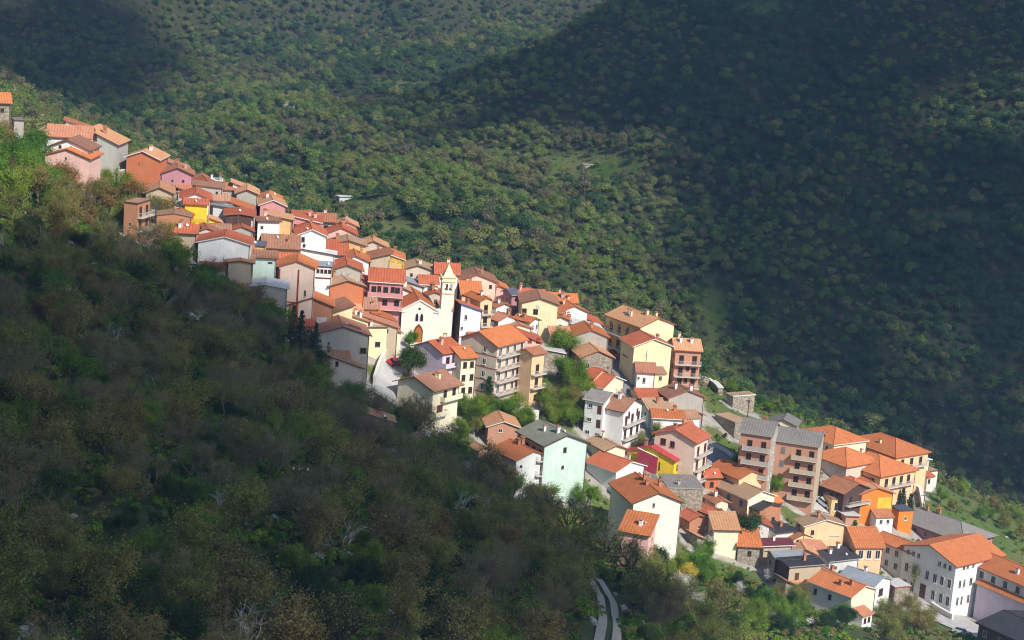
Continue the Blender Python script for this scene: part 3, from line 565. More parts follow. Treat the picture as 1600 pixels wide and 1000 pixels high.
h_(909,558,15,50,-8,5.5,'Y','stone','light','rubble stone house with peach roof and dark window beside parked cars',pitch=22,fas='red',pts=[('R',.2,3.4,1,1.4),('R',.85,3.,.6,.8)],ch=0)
h_(929,590,60,22,30,3.2,'Y','cream','red','low house with faded red roof below the stone house',pitch=22,ch=0,deep=4)
h_(943,606,60,34,22,3.,'Y','cream','red','second low faded red roof beside the road with cream edge',pitch=20,fas='white',ch=0,deep=4)
h_(1001,511,35,55,51,11.5,'Y','lemon','light','large yellow house with orange balconied side above the road',pitch=20,lw='ochre',fas='red',bL=[(7.6,.05,.98),(4.2,.05,.98)],pts=[('R',.5,7.2,.9,1.4)]+[('L',x,z,.9,1.7) for x in (.15,.4,.65,.9) for z in (9.6,1.6)],ch=4,chc='lemon',ov=.6)
h_(991,541,20,60,-8,9.5,'Y','lemon','redorange','cream-yellow gabled house with white roof edge in front of the large yellow house',pitch=20,fas='white',wR=False,pts=[('R',.35,4.5,.12,8.,'s:brown')],ch=1,chc='brick')
h_(1056,546,5,40,-9,10.5,'X','salmon','light','brick-coloured house with light orange roof and balconies at the cliff edge',pitch=20,bR=[(7.,0,1.03),(4.,0,1.03),(1.2,0,1.03)],fas='red',ch=3,chc='white')
h_(992,562,25,32,-5,6,'Y','stone','pinkish','stone gable ruin behind the little white house with salmon roof',pitch=20,wR=False,ch=0)
h_(996,580,5,28,-6,5.5,'X','white','pinkish','little white house with faded salmon roof at the road junction',pitch=24,pts=[('R',.1,3.9,.5,.6),('R',.42,3.4,.7,1.3)],ch=0)
h_(1028,585,10,12,-4,3.5,'F','tan','orange','tiny hut with orange top right of the little white salmon-roofed house',name='hut',cat='hut',ch=0)
h_(1045,621,20,57,15,7,'Y','grey','brown','grey-cream gabled house with brown roof and two white chimneys',pitch=20,wR=False,ch=2,chc='white',fas='red')
h_(1000,622,15,38,-8,3.5,'X','tan','redorange','low terrace roof of brownish red tiles above the white three-storey house',pitch=16,ch=0,deep=4)
h_(1014,640,20,44,-8,4.5,'X','white','tan','low white house with tan-orange roof behind bright orange roof',pitch=20,ch=1,deep=5)
h_(1021,652,5,48,-6,5,'X','white','orange','white cottage under orange roof beside the white three-storey house',pitch=20,fas='white',ch=1,deep=5)
h_(944,628,65,10,29,9.5,'x+','white','grey','white wing with slanting grey roof of the three-storey balcony house',name='house_wing',fas='white',pts=[('L',.3,8,1.2,.9),('L',.8,7.4,1,1.9,'s:brown'),('L',.3,4.8,1.2,.9),('L',.8,4.2,1,1.9,'s:brown'),('L',.25,1.8,1.2,.9),('L',.8,1.,1,1.9,'s:brown')],pitch=18,ch=0)
h_(975,643,60,31,35,9.5,'Y','white','brown','white three-storey house with grey-brown roof and orange flowered balconies',pitch=24,bR=[(6.,0,1),(2.8,0,1)],fas='dark',wL=False,pts=[('R',.3,8.2,.8,1.5),('R',.75,8.2,.8,1.5)],ch=1,chc='white',frame='brown')
h_(1087,691,62,24,62,12,'X','shell','redorange','tall cream-pink house with vivid orange roof above the curving road',pitch=20,ov=.7,fas='red',bR=[(8.4,0,1.05),(5.2,0,1.05),(2.2,0,1.05)],pts=[('L',.22,10.6,1.3,1.4),('L',.45,10.4,1.1,1.4)],ch=2,chc='brick')
h_(1054,720,65,12,73,6,'X','yellow','crimson','bright yellow house under a crimson roof',pitch=19,ov=.6,fas='red',pts=[('L',.08,4.8,.9,.9,'s:yellow'),('L',.7,4,.3,2,'s:brown'),('R',.5,4,.8,1.3)],ch=1,chc='brick')
h_(946,704,30,33,28,4.5,'Y','cream','tan','cream cottage with tan roof left of the crimson roof',pitch=20,fas='dark',pts=[('R',.4,2.6,1,1.6)],ch=1,chc='lemon')
h_(963,737,45,46,45,5.5,'Y','white','redorange','white house with broad red-orange roof beside the mint house',pitch=19,fas='white',wR=False,ch=1,chc='grey')
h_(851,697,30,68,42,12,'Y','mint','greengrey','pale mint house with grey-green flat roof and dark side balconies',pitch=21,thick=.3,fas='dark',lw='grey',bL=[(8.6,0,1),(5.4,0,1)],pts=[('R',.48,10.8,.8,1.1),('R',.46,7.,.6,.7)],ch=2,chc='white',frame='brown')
h_(807,719,35,52,38,8.5,'Y','white','orange','white house with striped orange tiles and brick chimneys in front of mint house',pitch=20,fas='red',wR=False,ch=2,chc='brick',pts=[('R',.15,7,.6,.5)])
h_(763,666,10,48,-8,4.5,'Y','salmon','light','low salmon cottage with pale roof among bushes above the mint house',pitch=19,fas='white',pts=[('R',.4,3.6,1.,.8)],ch=0)
h_(748,703,35,15,12,4,'Y','peach','light','small pale orange roof peeping over the trees left of striped orange tiles',ch=0)
h_(677,609,55,38,58,9,'X','cream','brown','cream villa with wide brown roof and deep balconies below lavender house',name='villa',cat='villa',pitch=21,ov=1.0,fas='dark',bR=[(6.,.3,1.),(3.,.0,.5)],rail='solid',pts=[('L',.55,6.8,1.2,1.2,'s:white'),('L',.2,3.,1,1.5),('R',.3,3.9,2.,2.2,'s:brown')],ch=2,chc='lemon')
h_(692,553,50,31,48,9.5,'X','lavender','redorange','lavender house with bright red roof and long balcony',pitch=23,ov=.5,fas='dark',bR=[(6.4,0,1.02)],wL=False,rail='solid',pts=[('R',.3,4.2,.8,1.2),('R',.7,4.2,.8,1.2),('R',.3,1.4,.9,1.8),('R',.7,1.4,.9,1.8)],ch=1,chc='pink')
h_(721,560,35,23,-8,10,'X','cream','orange','narrow cream house with orange roof between lavender house and apartment block',pitch=20,fas='dark',wR=(2,3),ch=0,frame='brown')
h_(556,641,8,60,-5,3.2,'x-','stone','light','low outbuilding with pale orange roof strip hidden behind hillside trees',name='outbuilding',cat='shed',pitch=16,y0=405,ch=1,chc='brick')
h_(655,694,30,32,20,4,'Y','tan','old','tumbledown cottage with patchy orange tiles screened by bare trees',pitch=22,y0=405,ch=1,chc='lemon')
# lower half
h_(990,786,18,77,32,13,'Y','church','orange','large cream gable house with ribbed orange roof at the edge of the shaded slope',pitch=21,ov=.6,fas='dark',pts=[('R',.42,12.4,.6,1.1)],ch=3,chc='brick',deep=8)
h_(1014,836,72,-5,44,9.5,'x+','pink','orange','lean-to with plain orange roof on pink rubble wall against the large cream gable',name='lean_to',cat='shed',pitch=24,wL=False,ch=1,chc='white',fas='dark')
h_(1044,762,8,56,-10,5.5,'F','stone','grey','flat grey roofed workshop with tan stone front',name='workshop',cat='workshop',ch=1,chc='grey',wR=False,fas='grey')
h_(966,757,10,72,-8,4,'F','greywhite','grey','low building with pale parapet left of the flat grey workshop',ch=2,chc='grey',fas='white',deep=5)
h_(1169,780,35,45,70,6,'Y','cream','tan','long house with plain tan roof and shaded brown side',pitch=20,lw='salmon',ov=.6,fas='white',wL=(4,1),wR=False,ch=0,frame='teal')  # left wall tone paints in the shade of a cream side
h_(1196,787,35,28,-5,4,'X','brick','orange','small brick annex with orange roof at the end of the tan roofed house',name='annex',cat='annex',ch=0)
h_(1155,748,35,42,40,6,'Y','peach','orange','house with bright orange roof behind the plain tan roof',pitch=21,ch=1)
h_(1103,746,20,24,-5,2.6,'X','orange','redorange','small hut with red-orange roof beside the curving road',name='hut',cat='hut',ch=0)
h_(1078,813,30,28,16,3.5,'Y','brick','red','low brick house with worn red tiles right of the large cream gable',pitch=22,ch=0,deep=4)
h_(1108,803,40,24,22,4,'Y','white','redorange','low white house with red-orange tiles below the tan roofed house',pitch=20,ch=1,chc='grey')
h_(1130,818,30,32,26,3.5,'Y','peach','pinkish','low house with dusty pink roof behind the dark round tree',ch=0,deep=4)
h_(1187,797,40,36,38,5.5,'Y','brick','charcoal','brick house with charcoal roof in the cluster by the dark round tree',pitch=15,ch=1,chc='brick',fas='dark',pts=[('R',.7,2.6,1,1.2)])
h_(1212,832,30,30,20,4,'X','chalk','charcoal','low house with black sheet roof between brick house and burgundy roof',pitch=9,ch=1,chc='brick')
h_(1194,852,18,46,9,4.5,'X','tan','burgundy','tan house with dark burgundy sheet roof',pitch=15,fas='white',ch=1,chc='white')
h_(1212,871,22,47,10,5.5,'X','brown','metal','brown house with blue-grey sheet roof and white gutter pipe',pitch=18,fas='grey',ch=0,lw='stone')
h_(1234,885,25,55,15,6.5,'X','tan','charcoal','brown stone house with flat charcoal roof',pitch=8,fas='grey',lw='brown',ch=1,chc='brick',pts=[('R',.25,3.4,1,3,'s:brown')])
h_(1258,822,18,66,10,7.5,'Y','peach','tan','peach house with tan gable roof beside a slim green poplar',pitch=16,fas='white',pts=[('R',.2,6,.8,1),('R',.2,3.2,.8,1.2),('R',.75,5,2.6,.25,'s:white'),('R',.75,2,2.6,.25,'s:white')],ch=1,chc='brick')
h_(1296,877,30,50,32,5,'X','greywhite','charcoal','white house with matt black roof between peach house and grey metal roof',pitch=10,fas='grey',ch=2,chc='white')
h_(1262,860,30,30,22,4,'X','pink','pinkish','low house with dusty pink tiles below the peach house',ch=1)
h_(1363,918,52,37,47,5,'Y','white','metal','white house with wide blue-grey metal roof and big chimney',pitch=19,fas='grey',ch=1,chc='white',pts=[('R',.5,3,1.8,1.6)])
h_(1399,918,25,27,-5,4.5,'F','stone','white','small rubble stone store with pale flat top beside metal roofed house',name='store',cat='shed',ch=0)
h_(1331,932,45,44,58,5.8,'Y','cream','orange','cream house with patched bright orange roof and grey shaded side',pitch=20,lw='greywhite',fas='white',pts=[('R',.2,1.6,1.,1.2,'s:teal'),('L',.15,4,.8,1.2),('L',.5,4,.8,1.2)],ch=2,chc='brick')  # greyer left wall colour imitates the shaded side of the cream house
h_(1338,854,12,44,-12,8,'X','peach','orange','orange-fronted school wing with three tall windows',name='school_wing',cat='school',pitch=22,ov=.6,fas='red',pts=[('R',.2,6.2,1.2,2.2),('R',.5,6.2,1.2,2.2),('R',.82,6.2,1.2,2.2)],ch=0,frame='white')
h_(1424,863,40,30,48,8.5,'Y','greywhite','orange','grey school wing with long orange roof joining the white school block',name='school_wing',cat='school',pitch=20,ov=.6,fas='red',wL=(4,2),ch=0)
SCH = h_(1494,884,40,90,68,11.6,'X','white','orange','three-storey white school block with large orange roof',name='school_building',cat='school',pitch=18,ov=.7,fas='red',frame='white',
   pts=[('R',x,10.6,.9,1.1) for x in (.17,.25,.37)]+[('R',x,6.9,w,2.1) for x,w in ((.13,.9),(.22,.7),(.36,1.1),(.6,1),(.8,1))]+[('R',x,2.9,w,2.2) for x,w in ((.12,.8),(.21,.7),(.35,.9),(.6,1),(.8,1))]
   +[('L',x,10.6,.9,1.2) for x in (.1,.2,.3,.7,.8,.9)]+[('L',x,7.,1.1,2.2) for x in (.1,.25,.5,.65,.78,.92)]+[('L',x,3.,1.1,2.4) for x in (.1,.25,.65,.8,.93)]+[('L',.45,3.,1.6,3.2,'s:brown')],ch=0)
h_(1640,931,36,-10,104,12,'Y','greywhite','orange','two-storey grey school annex with orange roof and white chimney',name='school_annex',cat='school',pitch=20,ov=.6,fas='red',wL=(7,2),ch=1,chc='white')
h_(1650,963,36,-10,96,8.5,'Y','lavender','orange','blank lavender-grey hall with orange roof beside the plaza',name='hall',cat='hall',pitch=22,wL=False,fas='grey',ch=0)
h_(1668,1036,36,-15,108,5.5,'Y','brown','charcoal','brown canopy building with flat black roof at the plaza corner',name='market_hall',cat='hall',pitch=10,wL=(6,1),fas='dark',ch=0,y0=380,thick=.35)
h_(1506,846,40,57,96,7,'H','mauve','grey','wide hip-roofed grey building behind the school',name='hip_roofed_building',cat='building',pitch=21,ov=.9,fas='dark',wL=(7,1),ch=3,chc='brick')
# unfinished brick block and the orange roofed cluster
BRK = h_(1279,697,75,-10,77,17,'Y','tan','grey','tall unfinished brick block with stacked concrete balconies and grey roof',name='brick_block',cat='apartments',pitch=20,lw='salmon',fas='grey',rail='solid',bL=[(13.4,.5,1.02),(10.2,.5,1.02),(7.,.5,1.02),(3.8,.5,1.02)],pts=[('L',x,z,1,1.6,'s:grey' if z>10 else 's:brown') for x in (.1,.32) for z in (14.8,11.6,8.4)],ch=1,chc='brick')
h_(1206,681,75,-10,47,17,'Y','grey','grey','narrow bare block with balconies left of the tall brick block',name='brick_block',cat='apartments',pitch=20,lw='salmon',fas='grey',rail='solid',bL=[(13.2,.1,1.),(10.,.1,1.),(6.8,.1,1)],wL=False,ch=1,chc='brick')
h_(1244,666,75,-6,40,8,'X','cream','grey','small cream house with grey-brown gable roof above the tall brick block',pitch=20,pts=[('L',.4,6.8,.9,1),('L',.75,6.8,.9,1)],ch=0,fas='dark')
h_(1303,694,35,-11,46,6,'H','cream','orange','orange roofed house next to the tall brick block, with white gutter',pitch=21,fas='white',ov=.6,ch=0)
h_(1400,714,38,-12,66,8.5,'H','peach','orange','tall peach house whose orange hip shaped roof crowns the cluster by the diagonal wall',pitch=22,ov=.6,ch=1,chc='lemon',fas='red')
h_(1376,744,40,-13,66,8,'H','peach','orange','peach house with stepped orange roof in the middle of the cluster',pitch=22,ov=.6,ch=1,chc='white',fas='red')
h_(1323,729,40,-12,50,6,'H','beige','orange','house with low orange roof against the stepped orange roof',pitch=21,ov=.6,ch=0,fas='red')
h_(1362,758,45,-9,80,5,'H','cream','orange','long orange roofed house in front of the stepped roof with white dish',pitch=20,ov=.6,ch=1,chc='white',fas='red')
h_(1319,771,40,-9,30,7,'Y','brown','terracotta','dark house with terracotta roof behind the vivid orange house',pitch=21,lw='brown',ch=0)
h_(1344,772,20,55,7,7,'Y','plainorange','light','vivid orange house with pale orange roof and ochre right half',pitch=18,fas='red',pts=[('R',.28,4.8,.8,1.),('R',.78,3.2,4,5.6,'s:yellow')],ch=0)
h_(1300,779,20,20,-5,4,'F','ochre','grey','ochre garage under the tall brick block with a wide dark doorway',name='garage',cat='garage',pts=[('R',.5,2.,1.8,2.2)],ch=0)
h_(1405,798,20,24,-4,5,'F','plainorange','slate','small orange hut with blue-grey lid at the foot of the diagonal wall',name='hut',cat='hut',ch=0,pts=[('R',.5,3,.7,1)])
h_(1322,806,20,22,-4,3,'x-','salmon','white','little pink shed with white roof among shrubs behind the school wing',name='shed',cat='shed',ch=0,pitch=5)
h_(1434,717,40,23,23,7,'x-','chalk','white','isolated pale house with white sheet roof on the outer grass slope',pitch=9,fas='white',ch=0,wR=False)
h_(1446,737,30,22,-4,4,'F','chalk','tan','low pale block in front of the isolated pale house',name='hut',cat='hut',ch=0)
h_(1149,660,35,22,28,4,'F','stone','tan','roofless looking stone ruin with concrete slab top on the grass',name='ruin',cat='ruin',ch=0,fas='grey')
h_(1146,619,30,36,9,3,'F','stone','tan','stone hut with pale slab roof on the outer grass terrace',name='hut',cat='hut',ch=0,fas='white')
h_(292,413,20,14,-3,2.5,'F','chalk','white','tiny pale hut among trees left of the tan plastered house',name='hut',cat='hut',ch=0)
h_(1336,768,42,-8,40,4.5,'H','peach','redorange','low orange roof tucked between terracotta and stepped roofs',ov=.6,ch=0,fas='red')
h_(1396,738,40,-8,34,6,'H','peach','orange','middle orange roof under the crowning hip shaped roof',ov=.6,ch=1,chc='brick',fas='red')
h_(1118,786,25,22,14,3.5,'Y','cream','terracotta','small terracotta roofed house behind low red-orange tiles',ch=1)
h_(1090,838,30,22,14,3,'x-','stone','light','sunken lean-to with pale tiles below worn red tiles',name='lean_to',cat='shed',ch=0,deep=4)
h_(1240,842,25,30,14,4,'Y','peach','terracotta','little terracotta gable squeezed behind the burgundy sheet roof',ch=1)
h_(1286,905,30,34,20,4.5,'Y','white','old','small white house with old tiles below the matt black roof',ch=1,chc='brick')
h_(1228,908,25,26,12,3.5,'x-','stone','brown','stone store with brown one-way roof under flat charcoal roof',name='store',cat='shed',ch=0,deep=5)
h_(600,520,18,26,-6,5,'Y','cream','terracotta','cream cottage with terracotta gable on the street below the church',ch=1)
h_(590,505,18,22,-6,5,'x-','white','orange','white cottage with orange roof at the church corner',ch=0)
h_(616,455,8,26,-7,5,'Y','white','light','white cottage with pale roof between pink balcony house and church',ch=1)
h_(668,460,10,24,-7,5,'Y','beige','redorange','beige cottage with red-orange roof above the church nave',ch=1)
h_(765,452,10,30,-7,5,'Y','pink','orange','pink cottage with orange gable at the forest edge left of slate roof',ch=1)
h_(775,480,25,26,10,5,'Y','white','terracotta','white house with terracotta roof below slate roofed mauve house',ch=1)
h_(915,537,60,16,20,4,'Y','cream','terracotta','small cream house with terracotta roof beside blank grey gable',ch=0)
h_(862,500,10,28,-6,5,'Y','chalk','orange','chalky cottage with orange gable right of the plain yellow gable',ch=1)
h_(948,517,12,26,-7,4.5,'x-','pink','red','pink cottage with red one-way roof left of the large yellow house',ch=0)
h_(1075,648,20,24,-6,4,'Y','cream','redorange','small cream house behind the tall cream-pink house',ch=1)
h_(1060,672,15,26,-6,4,'X','white','orange','little white house with orange roof touching the tall cream-pink house',ch=0)
# ------------------------------------------------------------------ church with its bell tower
def church():
    th = R(11); h = 6.7; P = hit(629.7, 485, ymin=400, ymax=600, dh=h); s = F_PX/P[1]; a = 53/(s*math.cos(th)); b = 16.
    root = thing('church', 'cream church with pointed twin windows and orange wooden door', 'church', (P[0], P[1], P[2]-h), th)
    c, sn = math.cos(th), math.sin(th); FOOT.append((P[0]+c*a/2-sn*b/2, P[1]+sn*a/2+c*b/2, c, sn, a/2+1, b/2))
    tp = math.tan(R(27)); cream = M_wall('church'); zr = h+a/2*tp
    mb = MB(); mb.prism([(0, -7), (a, -7), (a, h), (a/2, zr), (0, h)], 'y', .35, b); ob('wall', mb.build('wall', cream), root)
    mb = MB(); mb.prism([(-.25, -7), (a+.25, -7), (a+.25, h+.05), (a/2+.3, zr+.35), (a/2-.3, zr+.35), (-.25, h+.05)], 'y', 0, .349); fac = ob('facade', mb.build('facade', cream), root)
    mb = MB()
    for x0, z0, x1, z1 in ((-.5, h-.05, a/2, zr+.42), (a/2, zr+.42, a+.5, h-.05)):
        mb.prism([(x0, z0), (x1, z1), (x1, z1+.28), (x0, z0+.28)], 'y', -.28, .5)
    mb.box(-.8, .6, -.22, .45, h-.32, h-.051); mb.box(a-.6, a+.8, -.22, .45, h-.32, h-.051); ob('cornice', mb.build('cornice', M_wall('chalk')), fac)
    ro, rot = roof_mesh('Y', a, b-.6, h, tp, .5, .25, M_roof('orange'), M_plain('fascia_red', (.36, .10, .05))); ob('roof', ro, root, (0, .55, 0), (0, 0, rot))
    mb = MB(); mb.prism([(-5.2, -7), (-.05, -7), (-.05, h-.4), (-5.2, h-2.6)], 'y', 3., b-.5); ob('aisle', mb.build('aisle', cream), root)
    mb = MB(); mb.prism([(-5.7, h-2.62), (-.26, h-.36), (-.26, h-.12), (-5.7, h-2.38)], 'y', 2.6, b); ob('aisle_roof', mb.build('aisle_roof', M_roof('orange')), root)
    mb = MB(); mb.box(a+.26, a+1.3, .6, 3.5, -7, h-.3); mb.box(a+.26, a+1.4, .5, 3.6, h-.3, h-.05); ob('buttress', mb.build('buttress', cream), root)
    def lancet(cx, z0, w, hh, d, mb, mi=0):
        p = [(cx-w/2, z0), (cx+w/2, z0), (cx+w/2, z0+hh*.62), (cx+w*.34, z0+hh*.82), (cx, z0+hh), (cx-w*.34, z0+hh*.82), (cx-w/2, z0+hh*.62)]
        mb.prism(p, 'y', d, .02, mi)
    for k in (-.55, .55):
        mb = MB(); lancet(a/2+k, 4.15, .95, 2.2, -.06, mb); w = ob('window', mb.build('window', M_wall('chalk')), root)
        mb = MB(); lancet(a/2+k, 4.3, .66, 1.9, -.09, mb); ob('pane', mb.build('pane', GLASS), w)
    mb = MB(); mb.prism([(a/2-.05+.28*math.cos(t), 7.2+.28*math.sin(t)) for t in np.linspace(0, 2*math.pi, 12, endpoint=False)], 'y', -.06, .02); ob('oculus', mb.build('oculus', GLASS), root)
    mb = MB(); lancet(a/2, -.6, 2.1, 4.3, -.1, mb); d = ob('door', mb.build('door', M_plain('portal_dark', (.10, .05, .03))), root)
    mb = MB(); lancet(a/2, -.6, 1.6, 3.7, -.16, mb); mb.box(a/2-.03, a/2+.03, -.2, -.15, -.6, 2.6); ob('door_leaf', mb.build('door_leaf', M_plain('door_wood', (.48, .15, .03), .6)), d)
    # bell tower: a thing of its own beside the church
    th2 = R(11); ht = 10.9; Q = hit(690.5, 459.5, ymin=405, ymax=600, dh=ht)
    Q = np.array(Q); w = 19.5/(F_PX/Q[1]*math.cos(th2)); k = 2.85/w
    t = thing('bell_tower', 'slender cream bell tower with yellow pointed cap beside the church', 'tower', (Q[0], Q[1], Q[2]-ht), th2); w = max(w, 2.7)
    FOOT.append((Q[0]+w/2, Q[1]+w/2, 1, 0, w/2, w/2))
    mb = MB(); mb.box(0, w, 0, w, -6, ht); ob('shaft', mb.build('shaft', cream), t)
    mb = MB(); mb.box(-.12, w+.12, -.12, w+.12, ht, ht+.25); ob('string_course', mb.build('string_course', M_wall('ochre')), t)
    mb = MB()
    z0, z1 = ht+.25, ht+2.9
    for x0 in (0, w-.55):
        for y0 in (0, w-.55): mb.box(x0, x0+.55, y0, y0+.55, z0, z1)
    for q in range(2):                              # sill and head walls, mullions
        y0 = 0 if q == 0 else w-.4
        mb.box(.55, w-.55, y0, y0+.4, z0, z0+.6); mb.box(.55, w-.55, y0, y0+.4, z1-.5, z1); mb.box(w/2-.12, w/2+.12, y0, y0+.4, z0+.6, z1-.5)
        mb.box(0 if q == 0 else w-.4, .4 if q == 0 else w, .55, w-.55, z0, z0+.6); mb.box(0 if q == 0 else w-.4, .4 if q == 0 else w, .55, w-.55, z1-.5, z1); mb.box(0 if q == 0 else w-.4, .4 if q == 0 else w, w/2-.12, w/2+.12, z0+.6, z1-.5)
    be = ob('belfry', mb.build('belfry', cream), t)
    mb = MB(); mb.lathe([(.05, z1-.6), (.22, z1-.75), (.3, z1-1.2), (.45, z1-1.5), (.46, z1-1.55), (.05, z1-1.5)], 12, 0, (w/2, w/2)); mb.tube((w/2, w/2, z1-.7), (w/2, w/2, z1), .05, .05, 5); ob('bell', mb.build('bell', M_plain('bronze', (.2, .13, .05), .4, .2, 2, .5, .8)), be)
    yel = M_wall('yellow'); mb = MB(); mb.box(-.25, w+.25, -.25, w+.25, z1, z1+.3); mb.box(-.12, w+.12, -.12, w+.12, z1+.3, z1+1.0); mb.box(-.3, w+.3, -.3, w+.3, z1+1., z1+1.2); ob('cornice', mb.build('cornice', M_wall('lemon')), t)
    mb = MB(); zb = z1+1.2; v = [(.1, .1, zb), (w-.1, .1, zb), (w-.1, w-.1, zb), (.1, w-.1, zb), (w/2, w/2, zb+2.9)]; mb.add(v, [(0, 1, 4), (1, 2, 4), (2, 3, 4), (3, 0, 4), (3, 2, 1, 0)])
    mb.tube((w/2, w/2, zb+2.7), (w/2, w/2, zb+3.7), .04, .03, 4); mb.tube((w/2-.25, w/2, zb+3.4), (w/2+.25, w/2, zb+3.4), .03, .03, 4); ob('spire', mb.build('spire', M_wall('lemon')), t)
    ob('door', FRAMES['brown'], t, (w*.5, 0, .6), (0, 0, 0), (.9, 1, 1.9))
church()
if SOLAR:
    tp = math.tan(R(17))
    for i in range(3):
        x = SOLAR.a*(.60+.11*i); ob('solar_panel', (lambda mb: (mb.box(-.55, .55, -1.1, 1.1, 0, .08), mb.build('solar_panel', M_plain('solar_cells', (.02, .03, .07), .25, .2, 3, .6)))[1])(MB()), SOLAR.root, (x, 3.2, SOLAR.zr(x, 3)+.28), (0, R(17), 0))

# ------------------------------------------------------------------ small huts out on the mountain
def hill_hut(u, v, rz, w, d, h, wall, roof, label, ymin=590, typ='y-'):
    p = hit(u, v, ymin=ymin); 
    return house(0, 0, rz, -w, -d, h, typ, wall, roof, label, name='hut', cat='hut', loc=p, pitch=6, ch=0, extras=False, deep=3, fas='white')
hill_hut(911, 266, 15, 5.5, 3, 2.4, 'chalk', 'old', 'ruined white hut in the clearing on the sunlit mountain slope')
hill_hut(530, 318, 20, 9, 5, 2.6, 'greywhite', 'white', 'pale sheet-roofed barn alone in the valley behind the village')
hill_hut(443, 166, 10, 5, 4, 2.4, 'stone', 'tan', 'tiny lone hut high among the trees of the far slope')

# ------------------------------------------------------------------ streets
ASPH = M_plain('asphalt', (.24, .23, .235), .9, .3, .6); PALE = M_plain('pale_concrete', (.46, .44, .42), .9, .25, .5); TRK = M_plain('track_dirt', (.42, .37, .29), .95, .25, 1.2)
def path_pts(pp, ymin, n=6):
    w = [hit(u, v, ymin=ymin) for u, v in pp]; w = [p for p in w if p is not None]; out = []
    for i in range(len(w)-1):
        p0, p1, p2, p3 = w[max(0, i-1)], w[i], w[i+1], w[min(len(w)-1, i+2)]
        for k in range(n):
            t = k/n; out.append(.5*((2*p1)+(-p0+p2)*t+(2*p0-5*p1+4*p2-p3)*t*t+(-p0+3*p1-3*p2+p3)*t**3))
    out.append(w[-1]); return np.array(out)
def ribbon(mb, c, off, half, lift):
    d = np.gradient(c[:, :2], axis=0); d /= np.linalg.norm(d, axis=1)[:, None]+1e-9; nrm = np.stack([-d[:, 1], d[:, 0]], 1); n = 5; v = []
    for i in range(len(c)):
        for k in range(n):
            q = c[i, :2]+nrm[i]*(off+half*(2*k/(n-1)-1)); v.append((q[0], q[1], float(GH(q[0], q[1]))+lift))
    mb.add(v, [(i*n+k, (i+1)*n+k, (i+1)*n+k+1, i*n+k+1) for i in range(len(c)-1) for k in range(n-1)])
def road(name, pp, half, mat, label, ymin=395, lift=.2, offs=(0.,)):
    c = path_pts(pp, ymin); mb = MB()
    for o in offs: ribbon(mb, c, o, half, lift)
    ROADS.append((c[:, :2], half+max(offs))); ob(name, mb.build(name, mat), label=label, kind='structure'); return c
road('church_street', [(598,622),(601,604),(606,588),(612,572),(621,556),(634,544),(660,539),(692,541)], 2.6, PALE, 'sunlit street climbing to the church')
road('upper_road', [(955,548),(962,558),(970,575),(979,592),(990,612),(1004,632)], 3.2, ASPH, 'asphalt road below the yellow houses')
road('curving_road', [(1150,775),(1152,748),(1145,728),(1130,713),(1112,706),(1096,712),(1090,728)], 4.6, ASPH, 'grey road curving round the cream-pink house')
road('plaza', [(1425,935),(1460,952),(1490,972),(1520,985),(1560,1000)], 6., PALE, 'pale plaza in front of the school', lift=.25)
road('lower_street', [(1262,786),(1285,792),(1310,800),(1335,812)], 2.4, PALE, 'narrow street under the brick block')
TRACK = [(926,903),(940,925),(950,950),(953,975),(950,1000),(942,1035)]
road('dirt_track', TRACK, .6, TRK, 'dirt track with two pale ruts on the shaded slope', ymin=60, lift=.2, offs=(-1., 1.))

# ------------------------------------------------------------------ walls
def wall_run(name, pp, h, thick, col, label, ymin=395, cap=True):
    c = path_pts(pp, ymin, 3); base = c[0]; root = thing(name, label, 'wall', tuple(base))
    mb, mc = MB(), MB()
    for p, q in zip(c[:-1], c[1:]):
        d = (q-p)[:2]; d /= np.linalg.norm(d)+1e-9; n = np.array([-d[1], d[0]])*thick/2
        def quad(m, k, lo, hi):
            n2 = n*k; v = []
            for z0 in (lo, hi):
                for e, s in ((p, 1), (q, 1), (q, -1), (p, -1)):
                    v.append((e[0]+n2[0]*s-base[0], e[1]+n2[1]*s-base[1], float(GH(e[0], e[1]))+z0-base[2]))
            m.add(v, BOXF)
        quad(mb, 1., -3., h); quad(mc, 1.35, h, h+.12)
    ob('masonry', mb.build('masonry', M_wall(col)), root)
    if cap: ob('coping', mc.build('coping', M_wall('chalk')), root)
wall_run('parapet_wall', [(640,541),(655,543),(690,547)], .9, .3, 'chalk', 'low pale parapet of the church forecourt')
wall_run('retaining_wall', [(584,604),(592,580),(602,560),(612,548)], 2.2, .5, 'chalk', 'white stepped wall along the church street')
wall_run('retaining_wall', [(185,291),(196,289),(206,293)], 3.5, .5, 'stone', 'rubble stone wall between cement tower house and orange annex')
wall_run('retaining_wall', [(1412,720),(1426,750),(1436,775),(1441,800)], 2.2, .6, 'cement', 'long diagonal grey concrete wall beside the orange roofed cluster')
wall_run('retaining_wall', [(812,660),(825,662),(840,662)], 3., .5, 'chalk', 'pale retaining wall under the bushes above the mint house')
wall_run('parapet_wall', [(1100,700),(1118,700),(1138,712),(1152,728),(1158,745)], .8, .35, 'chalk', 'low roadside wall following the curving road')
wall_run('garden_wall', [(994,728),(1015,738),(1042,750)], 4.2, .35, 'burgundy', 'plain burgundy wall in front of the yellow house')
wall_run('parapet_wall', [(1455,950),(1470,960),(1488,970)], 1.4, .5, 'chalk', 'white ramp wall rising to the school door')
wall_run('garden_wall', [(1060,898),(1072,905),(1066,920)], .9, .3, 'chalk', 'short pale garden wall beside yellow bush')
wall_run('parapet_wall', [(1096,600),(1112,606),(1125,618)], 2., 1.2, 'stone', 'crumbling rocky wall below the cliff-edge house')

